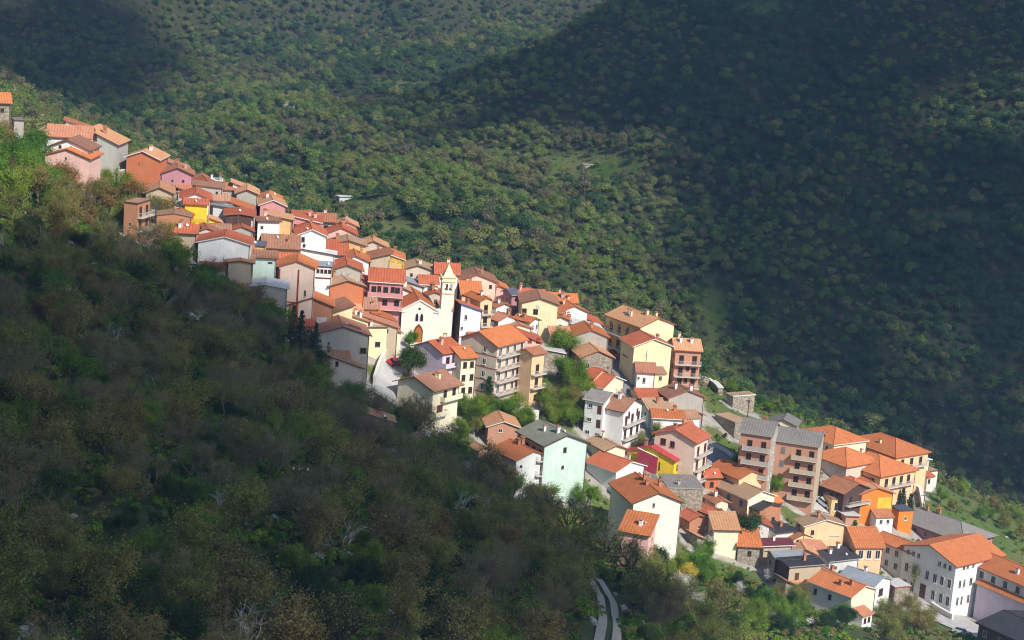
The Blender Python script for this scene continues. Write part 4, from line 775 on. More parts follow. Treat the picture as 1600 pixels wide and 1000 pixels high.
# ------------------------------------------------------------------ cars
def car_parts():
    mb = MB(); prof = [(-2., .35), (2., .35), (2.05, .6), (1.9, .82), (1., .95), (-1.6, .98), (-2.02, .85), (-2.05, .6)]
    mb.prism(prof, 'y', -.84, .84); body = mb
    mc = MB(); cab = [(-1.6, .97), (.95, .94), (.25, 1.42), (-1.15, 1.45)]
    v = [(x, -.76 if z < 1 else -.6, z) for x, z in cab]+[(x, .76 if z < 1 else .6, z) for x, z in cab]
    mc.add(v, [(0, 1, 2, 3), (7, 6, 5, 4), (1, 5, 6, 2), (3, 7, 4, 0)]); mr = MB(); mr.box(-1.17, .27, -.61, .61, 1.43, 1.48)
    mw = MB()
    prof_w = [(.02, -.1), (.2, -.11), (.31, -.09), (.33, 0), (.31, .09), (.2, .11), (.02, .1)]; mw.lathe(prof_w, 12)
    return body, mc, mr, mw
_b, _c, _r, _w = car_parts()
CAR = {k: (_b.build('car_body', M_plain('car_paint_'+k, c, .3, .05, 2, .6)), _r.build('car_roof', M_plain('car_paint_'+k, c))) for k, c in dict(red=(.5, .02, .02), white=(.7, .7, .7), black=(.02, .02, .025), silver=(.4, .42, .44), blue=(.04, .08, .2)).items()}
CABIN = _c.build('car_glass', GLASS); WHEEL = _w.build('car_wheel', M_plain('tyre', (.02, .02, .02)), True)
_mb = MB(); _mb.box(2.0, 2.07, -.7, -.4, .62, .76); LAMP = _mb.build('headlight', M_plain('lamp_glass', (.6, .6, .58), .2))
def car(u, v, rz, k, label, ymin=400):
    p = hit(u, v, ymin=ymin); x, y = p[0], p[1]; dx, dy = math.cos(R(rz)), math.sin(R(rz))
    zf, zb = float(GH(x+dx, y+dy)), float(GH(x-dx, y-dy)); zl, zr_ = float(GH(x-dy*.7, y+dx*.7)), float(GH(x+dy*.7, y-dx*.7))
    t = thing('parked_car', label, 'car', (x, y, p[2]+.23)); X = Vector((dx, dy, (zf-zb)/2)).normalized(); Yv = Vector((-dy, dx, (zl-zr_)/1.4)).normalized(); Z = X.cross(Yv).normalized(); Yv = Z.cross(X)
    t.rotation_euler = Matrix((X, Yv, Z)).transposed().to_euler()
    ob('body', CAR[k][0], t); ob('roof', CAR[k][1], t); ob('cabin_glass', CABIN, t)
    for sx in (-1.3, 1.3):
        for sy in (-.78, .78): ob('wheel', WHEEL, t, (sx, sy, .33), (R(90), 0, 0))
    ob('headlight', LAMP, t); ob('headlight', LAMP, t, (0, 1.1, 0))
car(615,570,55,'red','red car parked on the church street beside dark round tree')
car(676,538,8,'white','white car parked before the church door')
car(961,558,-60,'black','dark car parked behind the rubble stone house'); car(971,566,-55,'blue','dark blue car next to the black one by the stone house')
car(980,563,-50,'silver','silver car on the road under the orange balconies'); car(987,570,-50,'black','black car in the shadow of the large yellow house')
car(1284,790,-30,'silver','silver car parked under the tall brick block'); car(1293,795,-30,'white','white car parked on the narrow street under the brick block')
car(1320,800,-25,'white','white van-like car before the terracotta roofed dark house'); car(1502,993,-20,'silver','silver car on the plaza near the black roof')
car(1030,640,20,'black','dark car wedged on the terrace above orange cottage roof')

# ------------------------------------------------------------------ lamps and poles
STEEL = M_plain('galvanised', (.5, .52, .52), .45, .15, 1, .5, .5); WOODP = M_plain('pole_wood', (.10, .06, .045), .9)
def lamp(u, v, hgt, label, rz=0., ymin=395):
    p = hit(u, v, ymin=ymin); t = thing('street_lamp', label, 'street lamp', tuple(p), R(rz)); mb = MB(); mb.tube((0, 0, -1), (0, 0, hgt-.6), .09, .06, 6)
    q = (0, 0, hgt-.6)
    for k in range(1, 6):
        a = k/5*math.pi/2; n = (1.5*math.sin(a), 0, hgt-.6+.6*(1-math.cos(a))*1.2*.8+.25*math.sin(a)); mb.tube(q, n, .05, .045, 5); q = n
    ob('pole', mb.build('pole', STEEL), t); mb = MB(); mb.prism([(q[0]-.1, q[2]-.06), (q[0]+.7, q[2]-.02), (q[0]+.65, q[2]+.1), (q[0], q[2]+.12)], 'y', -.14, .14); ob('lamp_head', mb.build('lamp_head', M_plain('lamp_white', (.75, .75, .74), .4)), t)
lamp(57,206,5,'curved street lamp beside the low white cottage with beige roof')
lamp(46,197,5,'straight-backed street lamp farther up the lane from the beige roof',-20)
lamp(1152,722,6,'tall white street lamp at the curving road',200); lamp(1301,803,6.,'street lamp before the vivid orange house',20); lamp(1187,815,4,'short lamp among the charcoal roofs',0)
lamp(708,655,6,'thin street lamp by the cream villa',180)
def upole(u, v, hgt, label, ymin=60, mat=None):
    p = hit(u, v, ymin=ymin); t = thing('utility_pole', label, 'pole', tuple(p)); mb = MB(); mb.tube((0, 0, -1), (.1, 0, hgt), .13, .09, 7); ob('pole', mb.build('pole', mat or WOODP), t)
    mb = MB(); mb.box(-.8, .95, -.06, .06, hgt-.7, hgt-.58); c = ob('cross_arm', mb.build('cross_arm', mat or WOODP), t)
    for x in (-.7, 0, .85):
        mb = MB(); mb.lathe([(.05, hgt-.58), (.09, hgt-.5), (.05, hgt-.42), (.09, hgt-.34), (.02, hgt-.28)], 8, 0, (x, 0)); ob('insulator', mb.build('insulator', M_plain('porcelain', (.75, .75, .72), .3)), c)
upole(463,838,8.2,'dark leaning utility pole on the shaded slope'); upole(826,752,6.,'brown utility pole before the white house with striped tiles',395)
upole(1166,665,7,'wooden pole on the outer grass slope',420); upole(1440,810,6.5,'wooden pole at the foot of the diagonal wall',420)
# lattice mast among the trees by the uphill end
p = hit(16, 335, ymin=200); t = thing('lattice_mast', 'slim steel lattice mast among sunlit trees at the uphill end', 'mast', tuple(p)); mb = MB()
for x in (-.5, .5):
    for y in (-.5, .5): mb.tube((x, y, -1), (x*.4, y*.4, 10.5), .06, .04, 4)
for k in range(7):
    z = k*1.5; w0, w1 = .5-.3*z/10.5, .5-.3*(z+1.5)/10.5
    for s in (-1, 1): mb.tube((-w0, s*w0, z), (w1, s*w1, z+1.5), .03, .03, 3); mb.tube((s*w0, -w0, z), (s*w1, w1, z+1.5), .03, .03, 3)
ob('lattice', mb.build('lattice', WOODP), t)
mb = MB(); mb.box(-.9, .9, -.05, .05, 9.3, 9.42); mb.box(-.7, .7, -.05, .05, 10.2, 10.3); ob('cross_arm', mb.build('cross_arm', WOODP), t)
# ------------------------------------------------------------------ ground sheet
def near_house(x, y):
    d = np.full(np.shape(x), 99.)
    for cx_, cy_, c, s, ha, hb in FOOT:
        lx = (x-cx_)*c+(y-cy_)*s; ly = -(x-cx_)*s+(y-cy_)*c
        d = np.minimum(d, np.hypot(np.maximum(np.abs(lx)-ha, 0), np.maximum(np.abs(ly)-hb, 0)))
    return d
def near_road(x, y):
    d = np.full(np.shape(x), 99.)
    for c, hw in ROADS:
        for q in c: d = np.minimum(d, np.hypot(x-q[0], y-q[1])-hw)
    return d
# small cottages that fill the gaps of the old village
def fill_cottages(poly, n, where):
    rr = random.Random(len(poly)*7+n); xs = [p[0] for p in poly]; ys = [p[1] for p in poly]; k = 0
    names = [(H_.root.location.x, H_.root.location.y, l_) for l_, H_ in HOUSES.items()]
    for _ in range(n*40):
        u, v = rr.uniform(min(xs), max(xs)), rr.uniform(min(ys), max(ys))
        if not inpoly(u, v, poly): continue
        p = hit(u, v, ymin=395, ymax=540)
        if p is None or float(near_house(p[0], p[1])) < 2.5 or float(near_road(p[0], p[1])) < 2.4: continue
        a_, b_, th_ = rr.uniform(4.2, 5.6), rr.uniform(4.2, 5.6), rr.uniform(4, 24); c_, s_ = math.cos(R(th_)), math.sin(R(th_)); x_ = p[0]-c_*a_/2+s_*b_/2; y_ = p[1]-s_*a_/2-c_*b_/2
        wl_ = rr.choice(['white', 'cream', 'beige', 'pink', 'grey', 'peach', 'stone', 'chalk', 'tan']); rf_ = rr.choice(['orange', 'terracotta', 'light', 'redorange', 'old', 'pinkish', 'red'])
        near = min(names, key=lambda q: (q[0]-x_)**2+(q[1]-y_)**2)[2].split(' with ')[0].split(' under ')[0].split(' of ')[0].split(',')[0]; near = ' '.join(near.split()[:7])
        rn = dict(old='mottled old', light='pale orange', redorange='red-orange', pinkish='dusty pink').get(rf_, rf_)
        house(0, 0, th_, -a_, -b_, rr.uniform(3.4, 5.6), rr.choice(['Y', 'Y', 'X', 'x-', 'y+']), wl_, rf_, 'small %s cottage with %s roof beside the %s' % (wl_, rn, near), loc=(x_, y_, float(GH(x_, y_))), extras=rr.random() < .6, deep=5); k += 1
        if k >= n: break
    return k
kf = [fill_cottages(q, m, '') for q, m in (([(235,300),(300,300),(420,325),(540,365),(640,425),(730,465),(700,520),(600,540),(520,560),(430,500),(360,450),(300,425),(250,360)], 34),
 ([(760,480),(900,500),(1000,560),(960,600),(880,560),(780,540)], 12), ([(1080,790),(1200,830),(1330,900),(1300,925),(1200,890),(1100,860)], 12), ([(1000,640),(1090,640),(1080,700),(1020,690)], 5))]
CLEAR = [(922,258,85,22,.9),(905,285,60,16,.7),(648,362,60,18,.85),(545,322,55,14,.9),(1112,478,24,48,.82),(1190,12,48,13,.95),(1115,540,20,30,.7),(770,240,30,10,.7),(1500,340,70,10,.7),(640,135,60,8,.7),(560,300,40,8,.8),(600,350,30,12,.6)]
def ground():
    gx = np.concatenate([np.arange(-560, -150, 10), np.arange(-150, 190, 3.), np.arange(190, 660, 10)])
    gy = np.concatenate([np.arange(-160, 90, 10), np.arange(90, 560, 3.), np.arange(560, 1700, 8)])
    X, Y = np.meshgrid(gx, gy); Z = np.zeros_like(X)
    for i in range(len(gy)): Z[i] = GH(X[i], Y[i])
    Z = np.where((np.hypot(X, Y) < 30), np.minimum(Z, -4.), Z)
    nx, ny = len(gx), len(gy); v = np.stack([X.ravel(), Y.ravel(), Z.ravel()], 1)
    i = np.arange(ny-1)[:, None]*nx+np.arange(nx-1)[None]; f = np.stack([i, i+1, i+1+nx, i+nx], -1).reshape(-1, 4)
    me = bpy.data.meshes.new('ground'); me.vertices.add(len(v)); me.vertices.foreach_set('co', v.ravel()); me.loops.add(f.size); me.loops.foreach_set('vertex_index', f.ravel().astype(np.int32))
    me.polygons.add(len(f)); me.polygons.foreach_set('loop_start', (np.arange(len(f))*4).astype(np.int32)); me.update(calc_edges=True); me.polygons.foreach_set('use_smooth', np.ones(len(f), bool))
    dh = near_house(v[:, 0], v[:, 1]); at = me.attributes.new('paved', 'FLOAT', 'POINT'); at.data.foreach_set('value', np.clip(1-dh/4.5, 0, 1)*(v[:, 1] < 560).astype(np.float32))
    U_, V_ = px((v[:, 0], v[:, 1], v[:, 2])); litshade_ = np.clip((v[:, 1]-535)/25, 0, 1)
    for a_, b_, ra, rb, pr in CLEAR: litshade_ = np.where(((U_-a_)/ra)**2+((V_-b_)/rb)**2 < 1, .1, litshade_)
    litshade_ = np.maximum(litshade_, np.clip((400-v[:, 1])/20, 0, .65)*(dh > 5)); at = me.attributes.new('litter_shade', 'FLOAT', 'POINT'); at.data.foreach_set('value', litshade_.astype(np.float32))
    m, t, out = new_mat('ground_cover'); co = coords(t); n1 = noise(t, co, .06, 6, .65, .5); n2 = noise(t, co, .5, 5, .7); n3 = noise(t, co, 2.5, 4, .7)
    c = mixc(t, ramp(t, n1, [(.38, (0, 0, 0)), (.62, (1, 1, 1))]), (.06, .115, .022), (.13, .12, .05))
    c = mixc(t, ramp(t, n2, [(.45, (0, 0, 0)), (.75, (.9, .9, .9))]), c, (.11, .17, .035))
    c = mixc(t, ramp(t, n3, [(.62, (0, 0, 0)), (.75, (.8, .8, .8))]), c, (.22, .20, .165))
    wd = nd(t, 'ShaderNodeAttribute', attribute_name='litter_shade'); c = mixc(t, wd.outputs['Fac'], c, mixc(t, ramp(t, n2, [(.35, (0, 0, 0)), (.7, (1, 1, 1))]), (.030, .040, .016), (.065, .058, .032)))  # leaf litter colour, darkened so the gaps between trees read as shade
    a = nd(t, 'ShaderNodeAttribute', attribute_name='paved'); ad = nd(t, 'ShaderNodeMath', operation='MULTIPLY'); lk(t, a.outputs['Fac'], ad.inputs[0]); mr = nd(t, 'ShaderNodeMapRange'); mr.inputs[3].default_value = .3; mr.inputs[4].default_value = 1.7; lk(t, n2, mr.inputs[0]); lk(t, mr.outputs[0], ad.inputs[1])
    pv = mixc(t, ramp(t, n2, [(.3, (0, 0, 0)), (.7, (1, 1, 1))]), (.26, .23, .19), (.40, .37, .33))
    c = mixc(t, ramp(t, ad.outputs[0], [(.35, (0, 0, 0)), (.6, (1, 1, 1))]), c, pv)
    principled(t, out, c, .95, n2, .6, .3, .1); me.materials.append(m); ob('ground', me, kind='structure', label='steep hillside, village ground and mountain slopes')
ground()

# ------------------------------------------------------------------ plants
BARKD = M_plain('dark_bark', (.045, .037, .03), .95, .4, 3.); BARK = M_plain('bark', (.10, .08, .065), .95, .4, 3.); BARKP = M_plain('pale_bark', (.46, .43, .39), .95, .4, 3.); TWIG = M_plain('twig_grey', (.19, .15, .095), .95, .35, 3.)
LM = dict(
 olive=M_leaf('leaf_olive', [(.0, (.25, .215, .06)), (.5, (.21, .235, .055)), (1., (.27, .20, .075))]),
 green=M_leaf('leaf_green', [(.0, (.085, .195, .024)), (.5, (.14, .245, .03)), (1., (.21, .275, .04))]),
 dark=M_leaf('leaf_dark', [(.0, (.035, .07, .022)), (1., (.065, .105, .03))]),
 bare=M_leaf('leaf_bud', [(.0, (.24, .20, .09)), (1., (.20, .20, .08))]),
 yellow=M_leaf('leaf_yellow', [(.0, (.45, .38, .04)), (1., (.52, .40, .06))]),
 blossom=M_leaf('leaf_blossom', [(.0, (.62, .60, .54)), (1., (.70, .66, .60))]),
 rust=M_leaf('leaf_rust', [(.0, (.24, .15, .05)), (1., (.21, .17, .06))]),
 conifer=M_leaf('leaf_conifer', [(.0, (.04, .085, .034)), (1., (.055, .10, .04))]))
def leaf_quads(P, size, rng, up=.35, outward=None):
    n = len(P); nr = rng.normal(size=(n, 3))*.6; nr[:, 2] += up
    if outward is not None: nr += outward*1.1
    nr /= np.linalg.norm(nr, axis=1)[:, None]; a = np.cross(nr, rng.normal(size=(n, 3))); a /= np.linalg.norm(a, axis=1)[:, None]+1e-9; b = np.cross(nr, a)
    s = size*rng.uniform(.6, 1.35, (n, 1)); v = np.stack([P-a*s*.5, P+b*s*.36, P+a*s*.5, P-b*s*.36], 1).reshape(-1, 3); f = np.arange(n*4).reshape(-1, 4); return v, f
def skeleton(rng, H, levels, spread=1., trunk=.28, nkids=(4, 4, 4, 3), lean=0., fat=1.):
    segs = []
    def grow(p, d, L, r, lv):
        n = 3; pts = [p]; q = p.copy(); dd = d.copy()
        for k in range(n):
            dd = dd+rng.normal(size=3)*(.10+.05*lv); dd[2] += .05 if lv else 0; dd /= np.linalg.norm(dd); q = q+dd*L/n; pts.append(q.copy())
            segs.append((pts[-2], pts[-1], r*(1-.22*k), r*(1-.22*(k+1)), lv))
        if lv >= levels: return
        for j in range(nkids[min(lv, len(nkids)-1)]):
            t = rng.uniform(.45, 1.) if lv else rng.uniform(.75, 1.); i = min(n-1, int(t*n)); b = pts[i]+(pts[i+1]-pts[i])*(t*n-i if t < 1 else 1)
            ax = rng.normal(size=3); ax -= dd*ax.dot(dd); ax /= np.linalg.norm(ax)+1e-9; ang = rng.uniform(.4, .95)*spread
            nd_ = dd*math.cos(ang)+ax*math.sin(ang); nd_[2] += .12; nd_ /= np.linalg.norm(nd_)
            grow(b, nd_, L*(rng.uniform(.55, .8) if lv else rng.uniform(.8, 1.25)), r*(.52 if lv else .6), lv+1)
    d0 = np.array([lean, lean*.5, 1.]); d0 /= np.linalg.norm(d0); grow(np.array([0, 0, -.8]), d0, H*trunk+.8, (H*.026+.03)*fat, 0); return segs
def tree_meshes(nm, seed, H, leafkey, levels=3, per=10, size=.3, spread=1., bark=None, jit=.35, trunk=.28, kids=(4, 4, 4, 3), lean=0., fat=1.):
    rng = np.random.default_rng(seed); S = skeleton(rng, H, levels, spread, trunk, kids, lean, fat); mb = MB()
    top = max(s[1][2] for s in S); k = H/top
    S = [(a*k, b*k, r0, r1, lv) for a, b, r0, r1, lv in S]
    for a, b, r0, r1, lv in S: mb.tube(a, b, max(r0, .014), max(r1, .011), 6 if lv == 0 else (4 if lv < 3 else 3))
    tm = mb.build(nm+'_trunk', bark or BARK)
    P = []
    for a, b, r0, r1, lv in S:
        if lv >= levels-1 and per:
            m = per if lv == levels else max(1, per//3)
            t = rng.uniform(0, 1.1, (m, 1)); P.append(a+(b-a)*t+rng.normal(size=(m, 3))*jit)
    if not P: return tm, None
    P = np.concatenate(P); c = P.mean(0); o = P-c; o /= np.linalg.norm(o, axis=1)[:, None]+1e-9; v, f = leaf_quads(P, size, rng, .3, o*.5)
    return tm, mesh(nm+'_crown', v, f, [LM[leafkey]])
def conifer_meshes(nm, seed, H, rad, key='conifer', columnar=False):
    rng = np.random.default_rng(seed); mb = MB(); mb.tube((0, 0, -.8), (0, 0, H*.97), .16, .03, 6); P, O = [], []
    z = H*.08
    while z < H*.98:
        f = (1-z/H); r = rad*(f**.8 if not columnar else min(1., f*2.6)*(.6+.4*min(1, z/H*5)))+.08; nb = 6 if not columnar else 8
        for k in range(nb):
            a = rng.uniform(0, 2*math.pi); m = int(9+14*f)
            t = rng.uniform(.1, 1, m); dz = -.28*r*t if not columnar else t*.4
            P.append(np.stack([np.cos(a)*r*t, np.sin(a)*r*t, z+dz], 1)+rng.normal(size=(m, 3))*.12); mb.tube((0, 0, z), (math.cos(a)*r*.8, math.sin(a)*r*.8, z-.2*r if not columnar else z+.3), .03, .015, 3)
        z += .42
    P = np.concatenate(P); o = P.copy(); o[:, 2] = 0; o /= np.linalg.norm(o, axis=1)[:, None]+1e-9; v, f = leaf_quads(P, .34, rng, .2, o*.3); return mb.build(nm+'_trunk', BARK), mesh(nm+'_crown', v, f, [LM[key]])
PROTO = dict(
 bare=[tree_meshes('bare_tree', 11+i, 7.5, 'bare', 4, 3, .13, 1.05, TWIG, .25, .25, (5, 4, 4, 4), .1*i-.1) for i in range(3)],
 olive=[tree_meshes('olive_tree', 21+i, 7., 'olive', 3, 23, .205, 1.05, BARK, .42, .26, (5, 4, 4)) for i in range(4)],
 green=[tree_meshes('green_tree', 31+i, 6.5, 'green', 3, 30, .21, 1., BARK, .42, .24, (5, 4, 4)) for i in range(3)],
 dark=[tree_meshes('evergreen_tree', 41+i, 5.5, 'dark', 3, 38, .2, .95, BARK, .42, .2, (5, 5, 4)) for i in range(3)],
 rust=[tree_meshes('rust_tree', 51+i, 6.5, 'rust', 3, 12, .25, 1., BARK, .42, .26, (5, 4, 4)) for i in range(2)],
 dead=[tree_meshes('dead_tree', 61+i, 5., 'bare', 3, 0, .1, 1.2, BARKP, .2, .3, (4, 3, 3), .9) for i in range(2)],
 blossom=[tree_meshes('blossom_tree', 71, 4.5, 'blossom', 3, 10, .2, 1.1, BARK, .35, .2, (5, 4, 4))],
 yellow=[tree_meshes('yellow_bush', 81, 4., 'yellow', 3, 18, .24, 1., BARK, .35, .12, (6, 4, 4))],
 oak=[tree_meshes('oak_tree', 101+i, 9., 'olive', 4, 3, .2, 1.15, BARKD, .3, .24, (5, 4, 4, 3), .12*i, 1.5) for i in range(3)],
 fir=[conifer_meshes('fir', 91, 10., 2.6), conifer_meshes('fir', 92, 10., 2.3)],
 cypress=[conifer_meshes('cypress', 95, 7., 1.0, 'conifer', True)],
 poplar=[conifer_meshes('poplar', 97, 7., .9, 'green', True)])
TN = dict(bare='bare_tree', olive='budding_oak', green='leafy_tree', dark='evergreen_oak', rust='rusty_leaved_tree', dead='dead_tree', blossom='blossoming_tree', yellow='yellow_bush', oak='old_oak', fir='fir_tree', cypress='cypress', poplar='poplar')
trnd = random.Random(5)
TREES = []
def plant(kind, p, sc, label, group=None, rz=None, tilt=0.):
    tm, cm = PROTO[kind][trnd.randrange(len(PROTO[kind]))]
    t = thing(TN[kind], label, 'bush' if kind == 'yellow' else 'tree', tuple(p), trnd.uniform(0, 6.28) if rz is None else rz, group); t.scale = (sc*trnd.uniform(.92, 1.1), sc*trnd.uniform(.92, 1.1), sc)
    t.rotation_euler.x = trnd.gauss(0, .05)+tilt
    ob('trunk', tm, t)
    if cm: ob('crown', cm, t)
    TREES.append((p[0], p[1])); return t
# named trees in and round the village (base pixel, kind, size factor)
for u, v, k, s, lab in [
 (636,592,'dark',1.35,'big dark round tree beside the red car'), (639,543,'green',.65,'small green tree by the orange church door'), (762,632,'cypress',.95,'dark cypress in front of the apartment block'),
 (468,566,'fir',1.15,'tallest dark fir left of the solar panel house'), (492,575,'fir',1.,'dark fir touching the pale pink roof'), (512,582,'fir',.8,'smaller fir below the pale pink roof'), (452,545,'fir',.95,'dark fir nearest the long brick gable'),
 (886,572,'green',1.35,'large green tree right of the white roofed stone shed'), (878,606,'green',1.2,'green tree below the stone shed'), (855,524,'yellow',.9,'yellowish shrub at the foot of the yellow gable'),
 (342,436,'green',1.1,'green tree with pale blossom before the broad white gable'), (332,440,'blossom',.9,'white blossoming tree at the broad white gable'), (290,398,'dark',1.2,'dark leafy tree below the brick gable'), (262,392,'green',1.,'green tree beside the brick gable'),
 (1165,858,'dark',1.5,'dark round tree among the charcoal roofs'), (1074,912,'yellow',1.1,'bright yellow bush below the large cream gable'), (1050,795,'green',.6,'small green bush beside flat grey workshop'),
 (1077,742,'green',.75,'bright green shrub below the cream-pink house'), (1158,735,'green',.6,'round green bush at the bend of the road'), (1206,772,'green',.7,'climbing green bush at the brick block foot'),
 (1330,862,'poplar',1.1,'slim bright green poplar at the school wing'), (1440,912,'green',1.25,'tall green tree in front of the grey school wing'), (1425,925,'olive',1.,'olive tree in front of the grey school wing'),
 (1044,598,'poplar',.85,'narrow green cypress-like tree beside cream-yellow gable'), (1407,800,'cypress',.9,'dark narrow tree before the diagonal wall'), (1420,805,'cypress',.8,'second narrow tree before the diagonal wall'),
 (915,640,'blossom',.9,'white blossoming tree above the white three-storey house'), (800,655,'green',.9,'bright bush under the apartment block'), (1108,858,'blossom',.9,'pale blossoming shrub right of the large cream gable'),
 (985,898,'bare',1.1,'bare tree before the left corner of the large cream gable'), (1050,908,'green',.9,'green tree at the foot of the large cream gable'), (1012,906,'olive',1.,'budding tree at the foot of the pink rubble wall'), (880,768,'oak',.75,'crooked bare tree in front of the mint house'), (885,855,'oak',1.35,'large bare oak with black branches between track and white house'), (935,882,'oak',1.1,'bare oak leaning over the head of the track'), (1025,900,'dark',1.15,'dark tree before the pink rubble wall'),
 (850,838,'oak',1.2,'old oak with dark limbs at the shadow edge below the mint house'), (975,915,'oak',1.,'old oak with dark limbs right of the dirt track'), (1030,960,'oak',1.,'old oak with dark limbs on the bank below the yellow bush'), (1130,985,'oak',1.05,'old oak with dark limbs in the bright bank'), (650,668,'oak',.9,'thin old oak in front of the cream villa wall'), (915,800,'green',.9,'leafy tree beside the white house with red-orange roof'),(645,690,'olive',1.3,'budding tree in front of the cream villa'),(685,735,'olive',1.4,'tall budding tree before the tumbledown cottage'),(785,760,'olive',1.35,'tall green-gold oak before the white house with striped tiles')]:
    p = hit(u, v, ymin=360 if v < 760 else 300)
    if p is not None: plant(k, p, s, lab)
def scatter_poly(poly, n, kinds, label, group, ymin, smin=.6, smax=1.1, mind=3.):
    xs = [p[0] for p in poly]; ys = [p[1] for p in poly]; k = 0
    for _ in range(n*14):
        u, v = trnd.uniform(min(xs), max(xs)), trnd.uniform(min(ys), max(ys))
        if not inpoly(u, v, poly): continue
        p = hit(u, v, ymin=ymin)
        if p is None or float(near_house(p[0], p[1])) < 1.4 or float(near_road(p[0], p[1])) < 1. or any((p[0]-a)**2+(p[1]-b)**2 < mind*mind for a, b in TREES): continue
        kd = trnd.choice(kinds); plant(kd, p, trnd.uniform(smin, smax), label[kd] if isinstance(label, dict) else label, group); k += 1
        if k >= n: break
def lab(s): return dict(green='leafy green tree '+s, olive='olive-green budding tree '+s, dark='dark evergreen tree '+s, bare='bare grey tree '+s, blossom='white blossoming shrub '+s, rust='rusty-leaved tree '+s, yellow='yellow-green bush '+s)
scatter_poly([(1085,885),(1150,860),(1200,905),(1270,950),(1330,975),(1330,1010),(1090,1010),(1040,945)], 34, ['green','green','green','dark','blossom','olive'], lab('on the bright bank below the charcoal roofs'), 'trees on the bank below the charcoal roofs', 300, .55, .95, 2.6)
scatter_poly([(1340,955),(1400,935),(1440,955),(1460,1005),(1340,1010)], 10, ['olive','olive','green'], lab('beside the plaza'), 'trees beside the plaza', 300, .6, 1., 2.6)
scatter_poly([(705,640),(760,640),(830,660),(845,690),(770,690),(720,690)], 16, ['green','dark','olive','green'], lab('between the cream villa and the mint house'), 'trees between villa and mint house', 395, .5, .85, 2.4)
scatter_poly([(845,610),(905,590),(930,640),(925,690),(870,675),(840,650)], 16, ['green','dark','green','olive'], lab('on the green bank below the stone houses'), 'trees on the bank below the stone houses', 395, .55, .95, 2.5)
scatter_poly([(1000,690),(1030,680),(1000,720),(985,720)], 4, ['green','olive'], lab('behind the crimson roof'), 'trees behind the crimson roof', 395, .5, .7, 2.2)
scatter_poly([(1110,610),(1180,640),(1300,680),(1290,670),(1240,640),(1190,630)], 8, ['green','olive','dark'], lab('on the outer grass slope'), 'trees on the outer grass slope', 440, .45, .7, 3)
scatter_poly([(1450,760),(1500,750),(1620,820),(1620,850),(1560,840),(1480,810)], 16, ['green','olive','olive'], lab('on the outer slope behind the school'), 'trees behind the school', 440, .5, .8, 2.5)
scatter_poly([(60,290),(220,300),(300,350),(300,400),(250,400),(180,350)], 16, ['olive','green','dark','rust'], lab('at the upper edge of the village'), 'trees at the upper edge of the village', 360, .7, 1.15, 3.2)
scatter_poly([(-40,225),(30,235),(75,290),(70,335),(-40,345)], 12, ['green','olive','green'], lab('beside the lattice mast above the slope'), 'trees beside the lattice mast', 250, 1.1, 1.5, 3.5)
EDGE = [(225,335),(262,375),(300,425),(350,455),(420,510),(455,560),(545,640),(530,665),(430,575),(380,515),(290,470),(215,370)]
scatter_poly(EDGE, 46, ['olive','green','dark','olive','bare'], lab('along the village edge above the shaded slope'), 'trees along the village edge', 385, .75, 1.25, 3.)
scatter_poly([(545,640),(600,660),(690,700),(760,745),(830,790),(880,830),(860,850),(740,780),(600,700),(530,665)], 26, ['olive','bare','olive','green'], lab('between the shaded slope and the cream villa'), 'trees between slope and villa', 380, .8, 1.3, 3.2)
# the near slope
HILL = [(-80,215),(20,240),(75,300),(150,315),(235,330),(300,432),(360,470),(420,500),(480,560),(560,620),(600,670),(700,730),(790,775),(850,830),(895,880),(905,905),(905,960),(895,1040),(870,1160),(-80,1200)]
HILL2 = [(985,905),(1015,915),(1060,950),(1100,985),(1130,1060),(1000,1160),(990,1080),(1000,990),(992,945)]
cand = []
sp_ = 6.5; gxx = np.arange(-120, 70, sp_); gyy = np.arange(105, 410, sp_*.92)
for j, y in enumerate(gyy):
    for x in gxx:
        X, Y = x+trnd.uniform(-.42, .42)*sp_+(j % 2)*sp_/2, y+trnd.uniform(-.42, .42)*sp_; z = float(GH(X, Y)); u, v = px((X, Y, z)); 
        if not (-90 < u < 1180 and v < 1210): continue
        if inpoly(u, v, HILL) or inpoly(u, v, HILL2):
            if any((X-a)**2+(Y-b)**2 < 9 for a, b in TREES) or float(near_house(X, Y)) < 2. or float(near_road(X, Y)) < 3.2: continue
            cand.append((X, Y, z, u, v))
HL = dict(oak='dark-limbed old oak on the shaded near slope', bare='leafless grey-brown tree on the shaded near slope', olive='olive-brown budding oak on the shaded near slope', green='fresh green tree on the shaded near slope', dark='dark evergreen oak on the shaded near slope', rust='rusty brown tree on the shaded near slope', dead='pale dead tree with broken branches on the shaded near slope')
SL = dict(oak='dark-limbed old oak on the sunlit upper slope left of the village', bare='grey-brown leafless tree on the sunlit upper slope left of the village', olive='golden olive tree on the sunlit upper slope left of the village', green='bright green tree on the sunlit upper slope left of the village', dark='dark evergreen on the sunlit upper slope left of the village', rust='rusty leaved tree on the sunlit upper slope left of the village', dead='pale dead tree on the sunlit upper slope left of the village')
cand.sort(key=lambda c: c[1])
for X, Y, z, u, v in cand:
    q = math.sin(X*.06+1.)+math.sin(Y*.05+X*.03)
    w = dict(oak=.9, bare=2.2-q, olive=3.4+q, green=1.5+.4*q, dark=2.0, rust=.3, dead=.5)
    k = trnd.choices(list(w), list(w.values()))[0]; lit = v < 400-.1*u+.35*max(0, u-200)
    plant(k, (X, Y, z), trnd.uniform(.6, 1.12)*(.75 if k in ('dark', 'green', 'oak') else 1.), (SL if lit else HL)[k], ('sunlit ' if lit else 'shaded ')+TN[k]+'s on the near slope')
print('TREES', len(TREES), 'hill', len(cand))
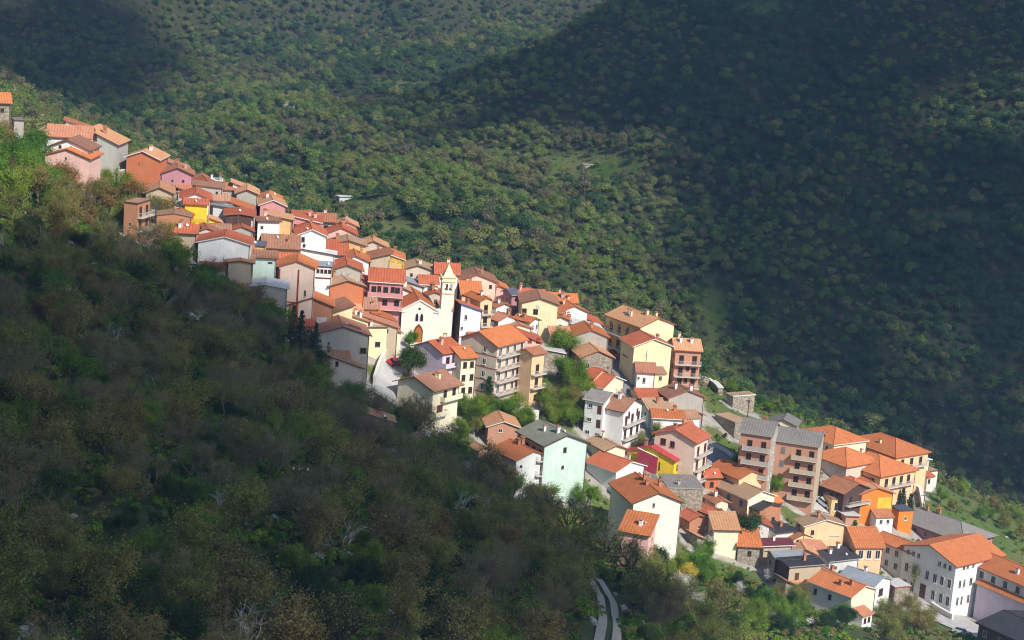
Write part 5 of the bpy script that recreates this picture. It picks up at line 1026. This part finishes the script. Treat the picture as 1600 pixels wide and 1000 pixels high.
# boulders on the near slope
bm_ = bmesh.new(); bmesh.ops.create_icosphere(bm_, subdivisions=2, radius=1.)
ROCKS = []
for i in range(3):
    rr = random.Random(i); d = [(Vector((rr.gauss(0, 1), rr.gauss(0, 1), rr.gauss(0, 1))).normalized(), rr.uniform(.45, .8)) for _ in range(14)]; vs_ = []
    for v_ in bm_.verts:
        q = v_.co.copy()
        for n_, c_ in d:
            e = q.dot(n_)-c_
            if e > 0: q -= n_*e
        vs_.append(q)
    ROCKS.append(mesh('boulder', vs_, [[a.index for a in f.verts] for f in bm_.faces], [M_plain('limestone', (.42, .40, .37), .95, .4, 1.5)]))
bm_.free()
for u, v, s in [(135,300,1.2),(100,297,1.),(290,488,1.3),(302,500,1.5),(285,535,1.1),(305,540,1.3),(130,412,.9),(145,430,1.),(165,430,.9),(425,790,1.),(415,808,1.4),(430,820,1.2),(455,818,1.3),(410,760,.8),(565,905,.9),(590,925,.9),(600,880,.7),(960,930,.6),(918,950,.9),(925,975,1.),(1000,985,1.2),(975,955,.9),(700,870,.7),(30,590,1.),(240,700,.7),(520,800,.7)]:
    p = hit(u, v, ymin=80)
    o = ob('boulder', ROCKS[trnd.randrange(3)], None, (p[0], p[1], p[2]+.1*s), (trnd.uniform(0, 3), trnd.uniform(0, 3), trnd.uniform(0, 6)), (s*trnd.uniform(.8, 1.5), s, s*.75), label='pale limestone boulder on the near slope', category='boulder', group='boulders on the near slope')

# ------------------------------------------------------------------ scattered cover: undergrowth, and the woods across the valley
def scatter_gn(name, pts, scl, rot, idx, protos, label):
    c = bpy.data.collections.new(name+'_kinds')
    for i, me in enumerate(protos): c.objects.link(bpy.data.objects.new('%s_kind_%02d' % (name, i), me))
    me = bpy.data.meshes.new(name); me.vertices.add(len(pts)); me.vertices.foreach_set('co', np.asarray(pts, np.float32).ravel())
    for nm, ty, d in (('sc', 'FLOAT', scl), ('rz', 'FLOAT', rot), ('ix', 'INT', idx)):
        at = me.attributes.new(nm, ty, 'POINT'); at.data.foreach_set('value', np.asarray(d, np.float32 if ty == 'FLOAT' else np.int32))
    g = bpy.data.node_groups.new(name, 'GeometryNodeTree'); g.interface.new_socket('Geometry', in_out='INPUT', socket_type='NodeSocketGeometry'); g.interface.new_socket('Geometry', in_out='OUTPUT', socket_type='NodeSocketGeometry')
    gi, go = g.nodes.new('NodeGroupInput'), g.nodes.new('NodeGroupOutput'); ci = g.nodes.new('GeometryNodeCollectionInfo'); ci.inputs[0].default_value = c; ci.inputs[1].default_value = True; ci.inputs[2].default_value = True
    ip = g.nodes.new('GeometryNodeInstanceOnPoints'); ip.inputs['Pick Instance'].default_value = True
    def na(nm, ty): n = g.nodes.new('GeometryNodeInputNamedAttribute'); n.data_type = ty; n.inputs[0].default_value = nm; return n.outputs[0]
    cb = g.nodes.new('ShaderNodeCombineXYZ'); er = g.nodes.new('FunctionNodeEulerToRotation'); g.links.new(na('rz', 'FLOAT'), cb.inputs[2]); g.links.new(cb.outputs[0], er.inputs[0])
    mp = g.nodes.new('GeometryNodeMeshToPoints'); g.links.new(gi.outputs[0], mp.inputs[0]); g.links.new(mp.outputs[0], ip.inputs['Points']); g.links.new(ci.outputs[0], ip.inputs['Instance']); g.links.new(na('ix', 'INT'), ip.inputs['Instance Index'])
    g.links.new(er.outputs[0], ip.inputs['Rotation']); g.links.new(na('sc', 'FLOAT'), ip.inputs['Scale']); g.links.new(ip.outputs[0], go.inputs[0])
    o = ob(name, me, kind='stuff', label=label); md = o.modifiers.new('scatter', 'NODES'); md.node_group = g; return o
def clump(nm, seed, rad, H, n, size, mat, z0=.2, lobes=7, trunk=True):
    rng = np.random.default_rng(seed); L = rng.normal(size=(lobes, 3)); L /= np.linalg.norm(L, axis=1)[:, None]; L *= rng.uniform(.2, .62, (lobes, 1)); L = L*np.array([rad, rad, H*.36])+np.array([0, 0, H*.56]); lr = rng.uniform(.32, .55, lobes)*rad
    k = rng.integers(0, lobes, n); d = rng.normal(size=(n, 3)); d /= np.linalg.norm(d, axis=1)[:, None]; d[:, 2] = np.abs(d[:, 2])*rng.choice([1, 1, 1, -.6], n)
    P = L[k]+d*lr[k][:, None]*rng.uniform(.55, 1.1, (n, 1))*np.array([1, 1, .85]); P[:, 2] = np.maximum(P[:, 2], z0)
    v, f = leaf_quads(P, size, rng, .35, d); me_v = [tuple(x) for x in v]; me_f = [tuple(x) for x in f]; mi = [0]*len(me_f)
    if trunk:
        mb = MB(); mb.tube((0, 0, -1), (rng.normal()*.2, rng.normal()*.2, H*.55), .16, .07, 5)
        for j in range(4): mb.tube((0, 0, H*.35), tuple(L[j]), .07, .03, 3)
        b = len(me_v); me_v += mb.v; me_f += [tuple(i+b for i in q) for q in mb.f]; mi += [1]*len(mb.f)
    return mesh(nm, me_v, me_f, [mat, BARK], mi)
FOR = dict(a=M_leaf('wood_evergreen', [(0, (.055, .11, .045)), (1, (.085, .145, .052))], .65, 1.3, .35), b=M_leaf('wood_green', [(0, (.115, .195, .048)), (.5, (.155, .23, .055)), (1, (.21, .265, .065))], .7, 1.3, .35),
 c=M_leaf('wood_olive', [(0, (.19, .225, .068)), (1, (.25, .255, .09))], .7, 1.3, .35), d=M_leaf('wood_bare', [(0, (.17, .165, .085)), (1, (.20, .18, .10))], .7, 1.25, .35))
fp = [clump('wood_tree', 100+i, 3.1+.12*(i%4), 6.2+.25*i, 620, .5, FOR[k], .2, 9) for i, k in enumerate('aaabbbcccdd')]
FORI = dict(a=[0, 1, 2], b=[3, 4, 5], c=[6, 7, 8], d=[9, 10])
cw = np.array([pt(u, v, y) for u, v, y in C_crest]); cw = cw[np.argsort(cw[:, 0])]
frng = np.random.default_rng(3); pts, scl, rot, idx = [], [], [], []
for y0, y1, s in ((500, 820, 2.95), (820, 1060, 3.5), (1060, 1500, 4.8)):
    ys = np.arange(y0, y1, s)
    for y in ys:
        xs = np.arange(-.31*y, .31*y, s); X = xs+frng.uniform(-.45, .45, len(xs))*s; Y = y+frng.uniform(-.45, .45, len(xs))*s
        cy_ = np.interp(X, cw[:, 0], cw[:, 1]); ok = Y > cy_+17
        if y < 600: ok &= near_house(X, Y) > 5
        X, Y = X[ok], Y[ok]
        if not len(X): continue
        Z = GH(X, Y)
        n1 = np.sin(X*.021+Y*.013+.7)+np.sin(X*.037-Y*.024)+.7*np.sin(X*.071+Y*.055+2.1)
        for x_, y_, z_, q in zip(X, Y, Z, n1):
            u, v = px((x_, y_, z_)); skip = False
            for a, b, ra, rb, pr in CLEAR:
                if ((u-a)/ra)**2+((v-b)/rb)**2 < 1 and frng.random() < pr: skip = True
            if skip:
                if frng.random() < .6: pts.append((x_, y_, z_-.2)); scl.append(frng.uniform(.1, .26)); rot.append(frng.uniform(0, 6.28)); idx.append(int(frng.choice([3, 4, 5, 6])))
                continue
            pa = .34+.22*q+(.25 if u > 1050 else 0)+(.3 if y_ > 1050 and u > 520 else 0); r = frng.random()
            q2 = math.sin(x_*.031-y_*.017+1.)+math.sin(x_*.014+y_*.041)+.6*math.sin(x_*.09+y_*.06); k = 'a' if r < pa else frng.choice(['b', 'c', 'd'], p=[.62, .33, .05] if q2 < .5 else [.22, .38, .40])
            pts.append((x_, y_, z_-.3)); scl.append((.36+.78*frng.random()**2.)*(1.15 if q > .6 else .95)*(1.2 if y_ > 1060 else 1.)); rot.append(frng.uniform(0, 6.28)); idx.append(int(frng.choice(FORI[k])))
scatter_gn('woodland', pts, scl, rot, idx, fp, 'dense mixed woodland covering the mountain across the valley')
print('WOOD', len(pts))
bp = [clump('shrub', 200+i, .9, 1.3, 120, .26, LM[k], .02, 5, False) for i, k in enumerate(['green', 'green', 'olive', 'dark', 'rust', 'bare', 'green', 'blossom'])]
pts, scl, rot, idx = [], [], [], []
X = np.concatenate([frng.uniform(-150, 190, 26000), frng.uniform(-120, 70, 30000)]); Y = np.concatenate([frng.uniform(100, 545, 26000), frng.uniform(105, 410, 30000)]); Z = GH(X, Y); dh = near_house(X, Y); dr = near_road(X, Y)
for x_, y_, z_, a, b in zip(X, Y, Z, dh, dr):
    if a < 2.2 or b < 1.1: continue
    if x_ > 95 and y_ > 430 and frng.random() < .45: continue
    u, v = px((x_, y_, z_))
    if not (-80 < u < 1700 and v < 1150): continue
    q = math.sin(x_*.13)+math.sin(y_*.11+x_*.05)
    if y_ > 410 and frng.random() < .15+.15*q: continue
    if y_ <= 410 and frng.random() < .25+.2*q: continue
    pts.append((x_, y_, z_-.1)); scl.append(frng.uniform(.35, 1.3)*(1.25 if y_ < 410 else .9)); rot.append(frng.uniform(0, 6.28)); idx.append(int(frng.choice([0, 1, 2, 3, 4, 5, 6, 7], p=[.2, .17, .2, .11, .07, .10, .14, .01])))
scatter_gn('undergrowth', pts, scl, rot, idx, bp, 'low scrub and grass tussocks between trees and houses')
print('SHRUBS', len(pts))

# ------------------------------------------------------------------ the air
hm, ht_, ho = new_mat('haze_air'); pv_ = nd(ht_, 'ShaderNodeVolumePrincipled'); pv_.inputs['Color'].default_value = (.36, .62, 1., 1); pv_.inputs['Density'].default_value = .00016; pv_.inputs['Anisotropy'].default_value = .2
lk(ht_, pv_.outputs[0], ho.inputs['Volume']); mb = MB(); mb.box(-580, 680, -180, 1720, -420, 620); ob('haze', mb.build('haze', hm), kind='stuff', label='thin blue haze filling the valley')
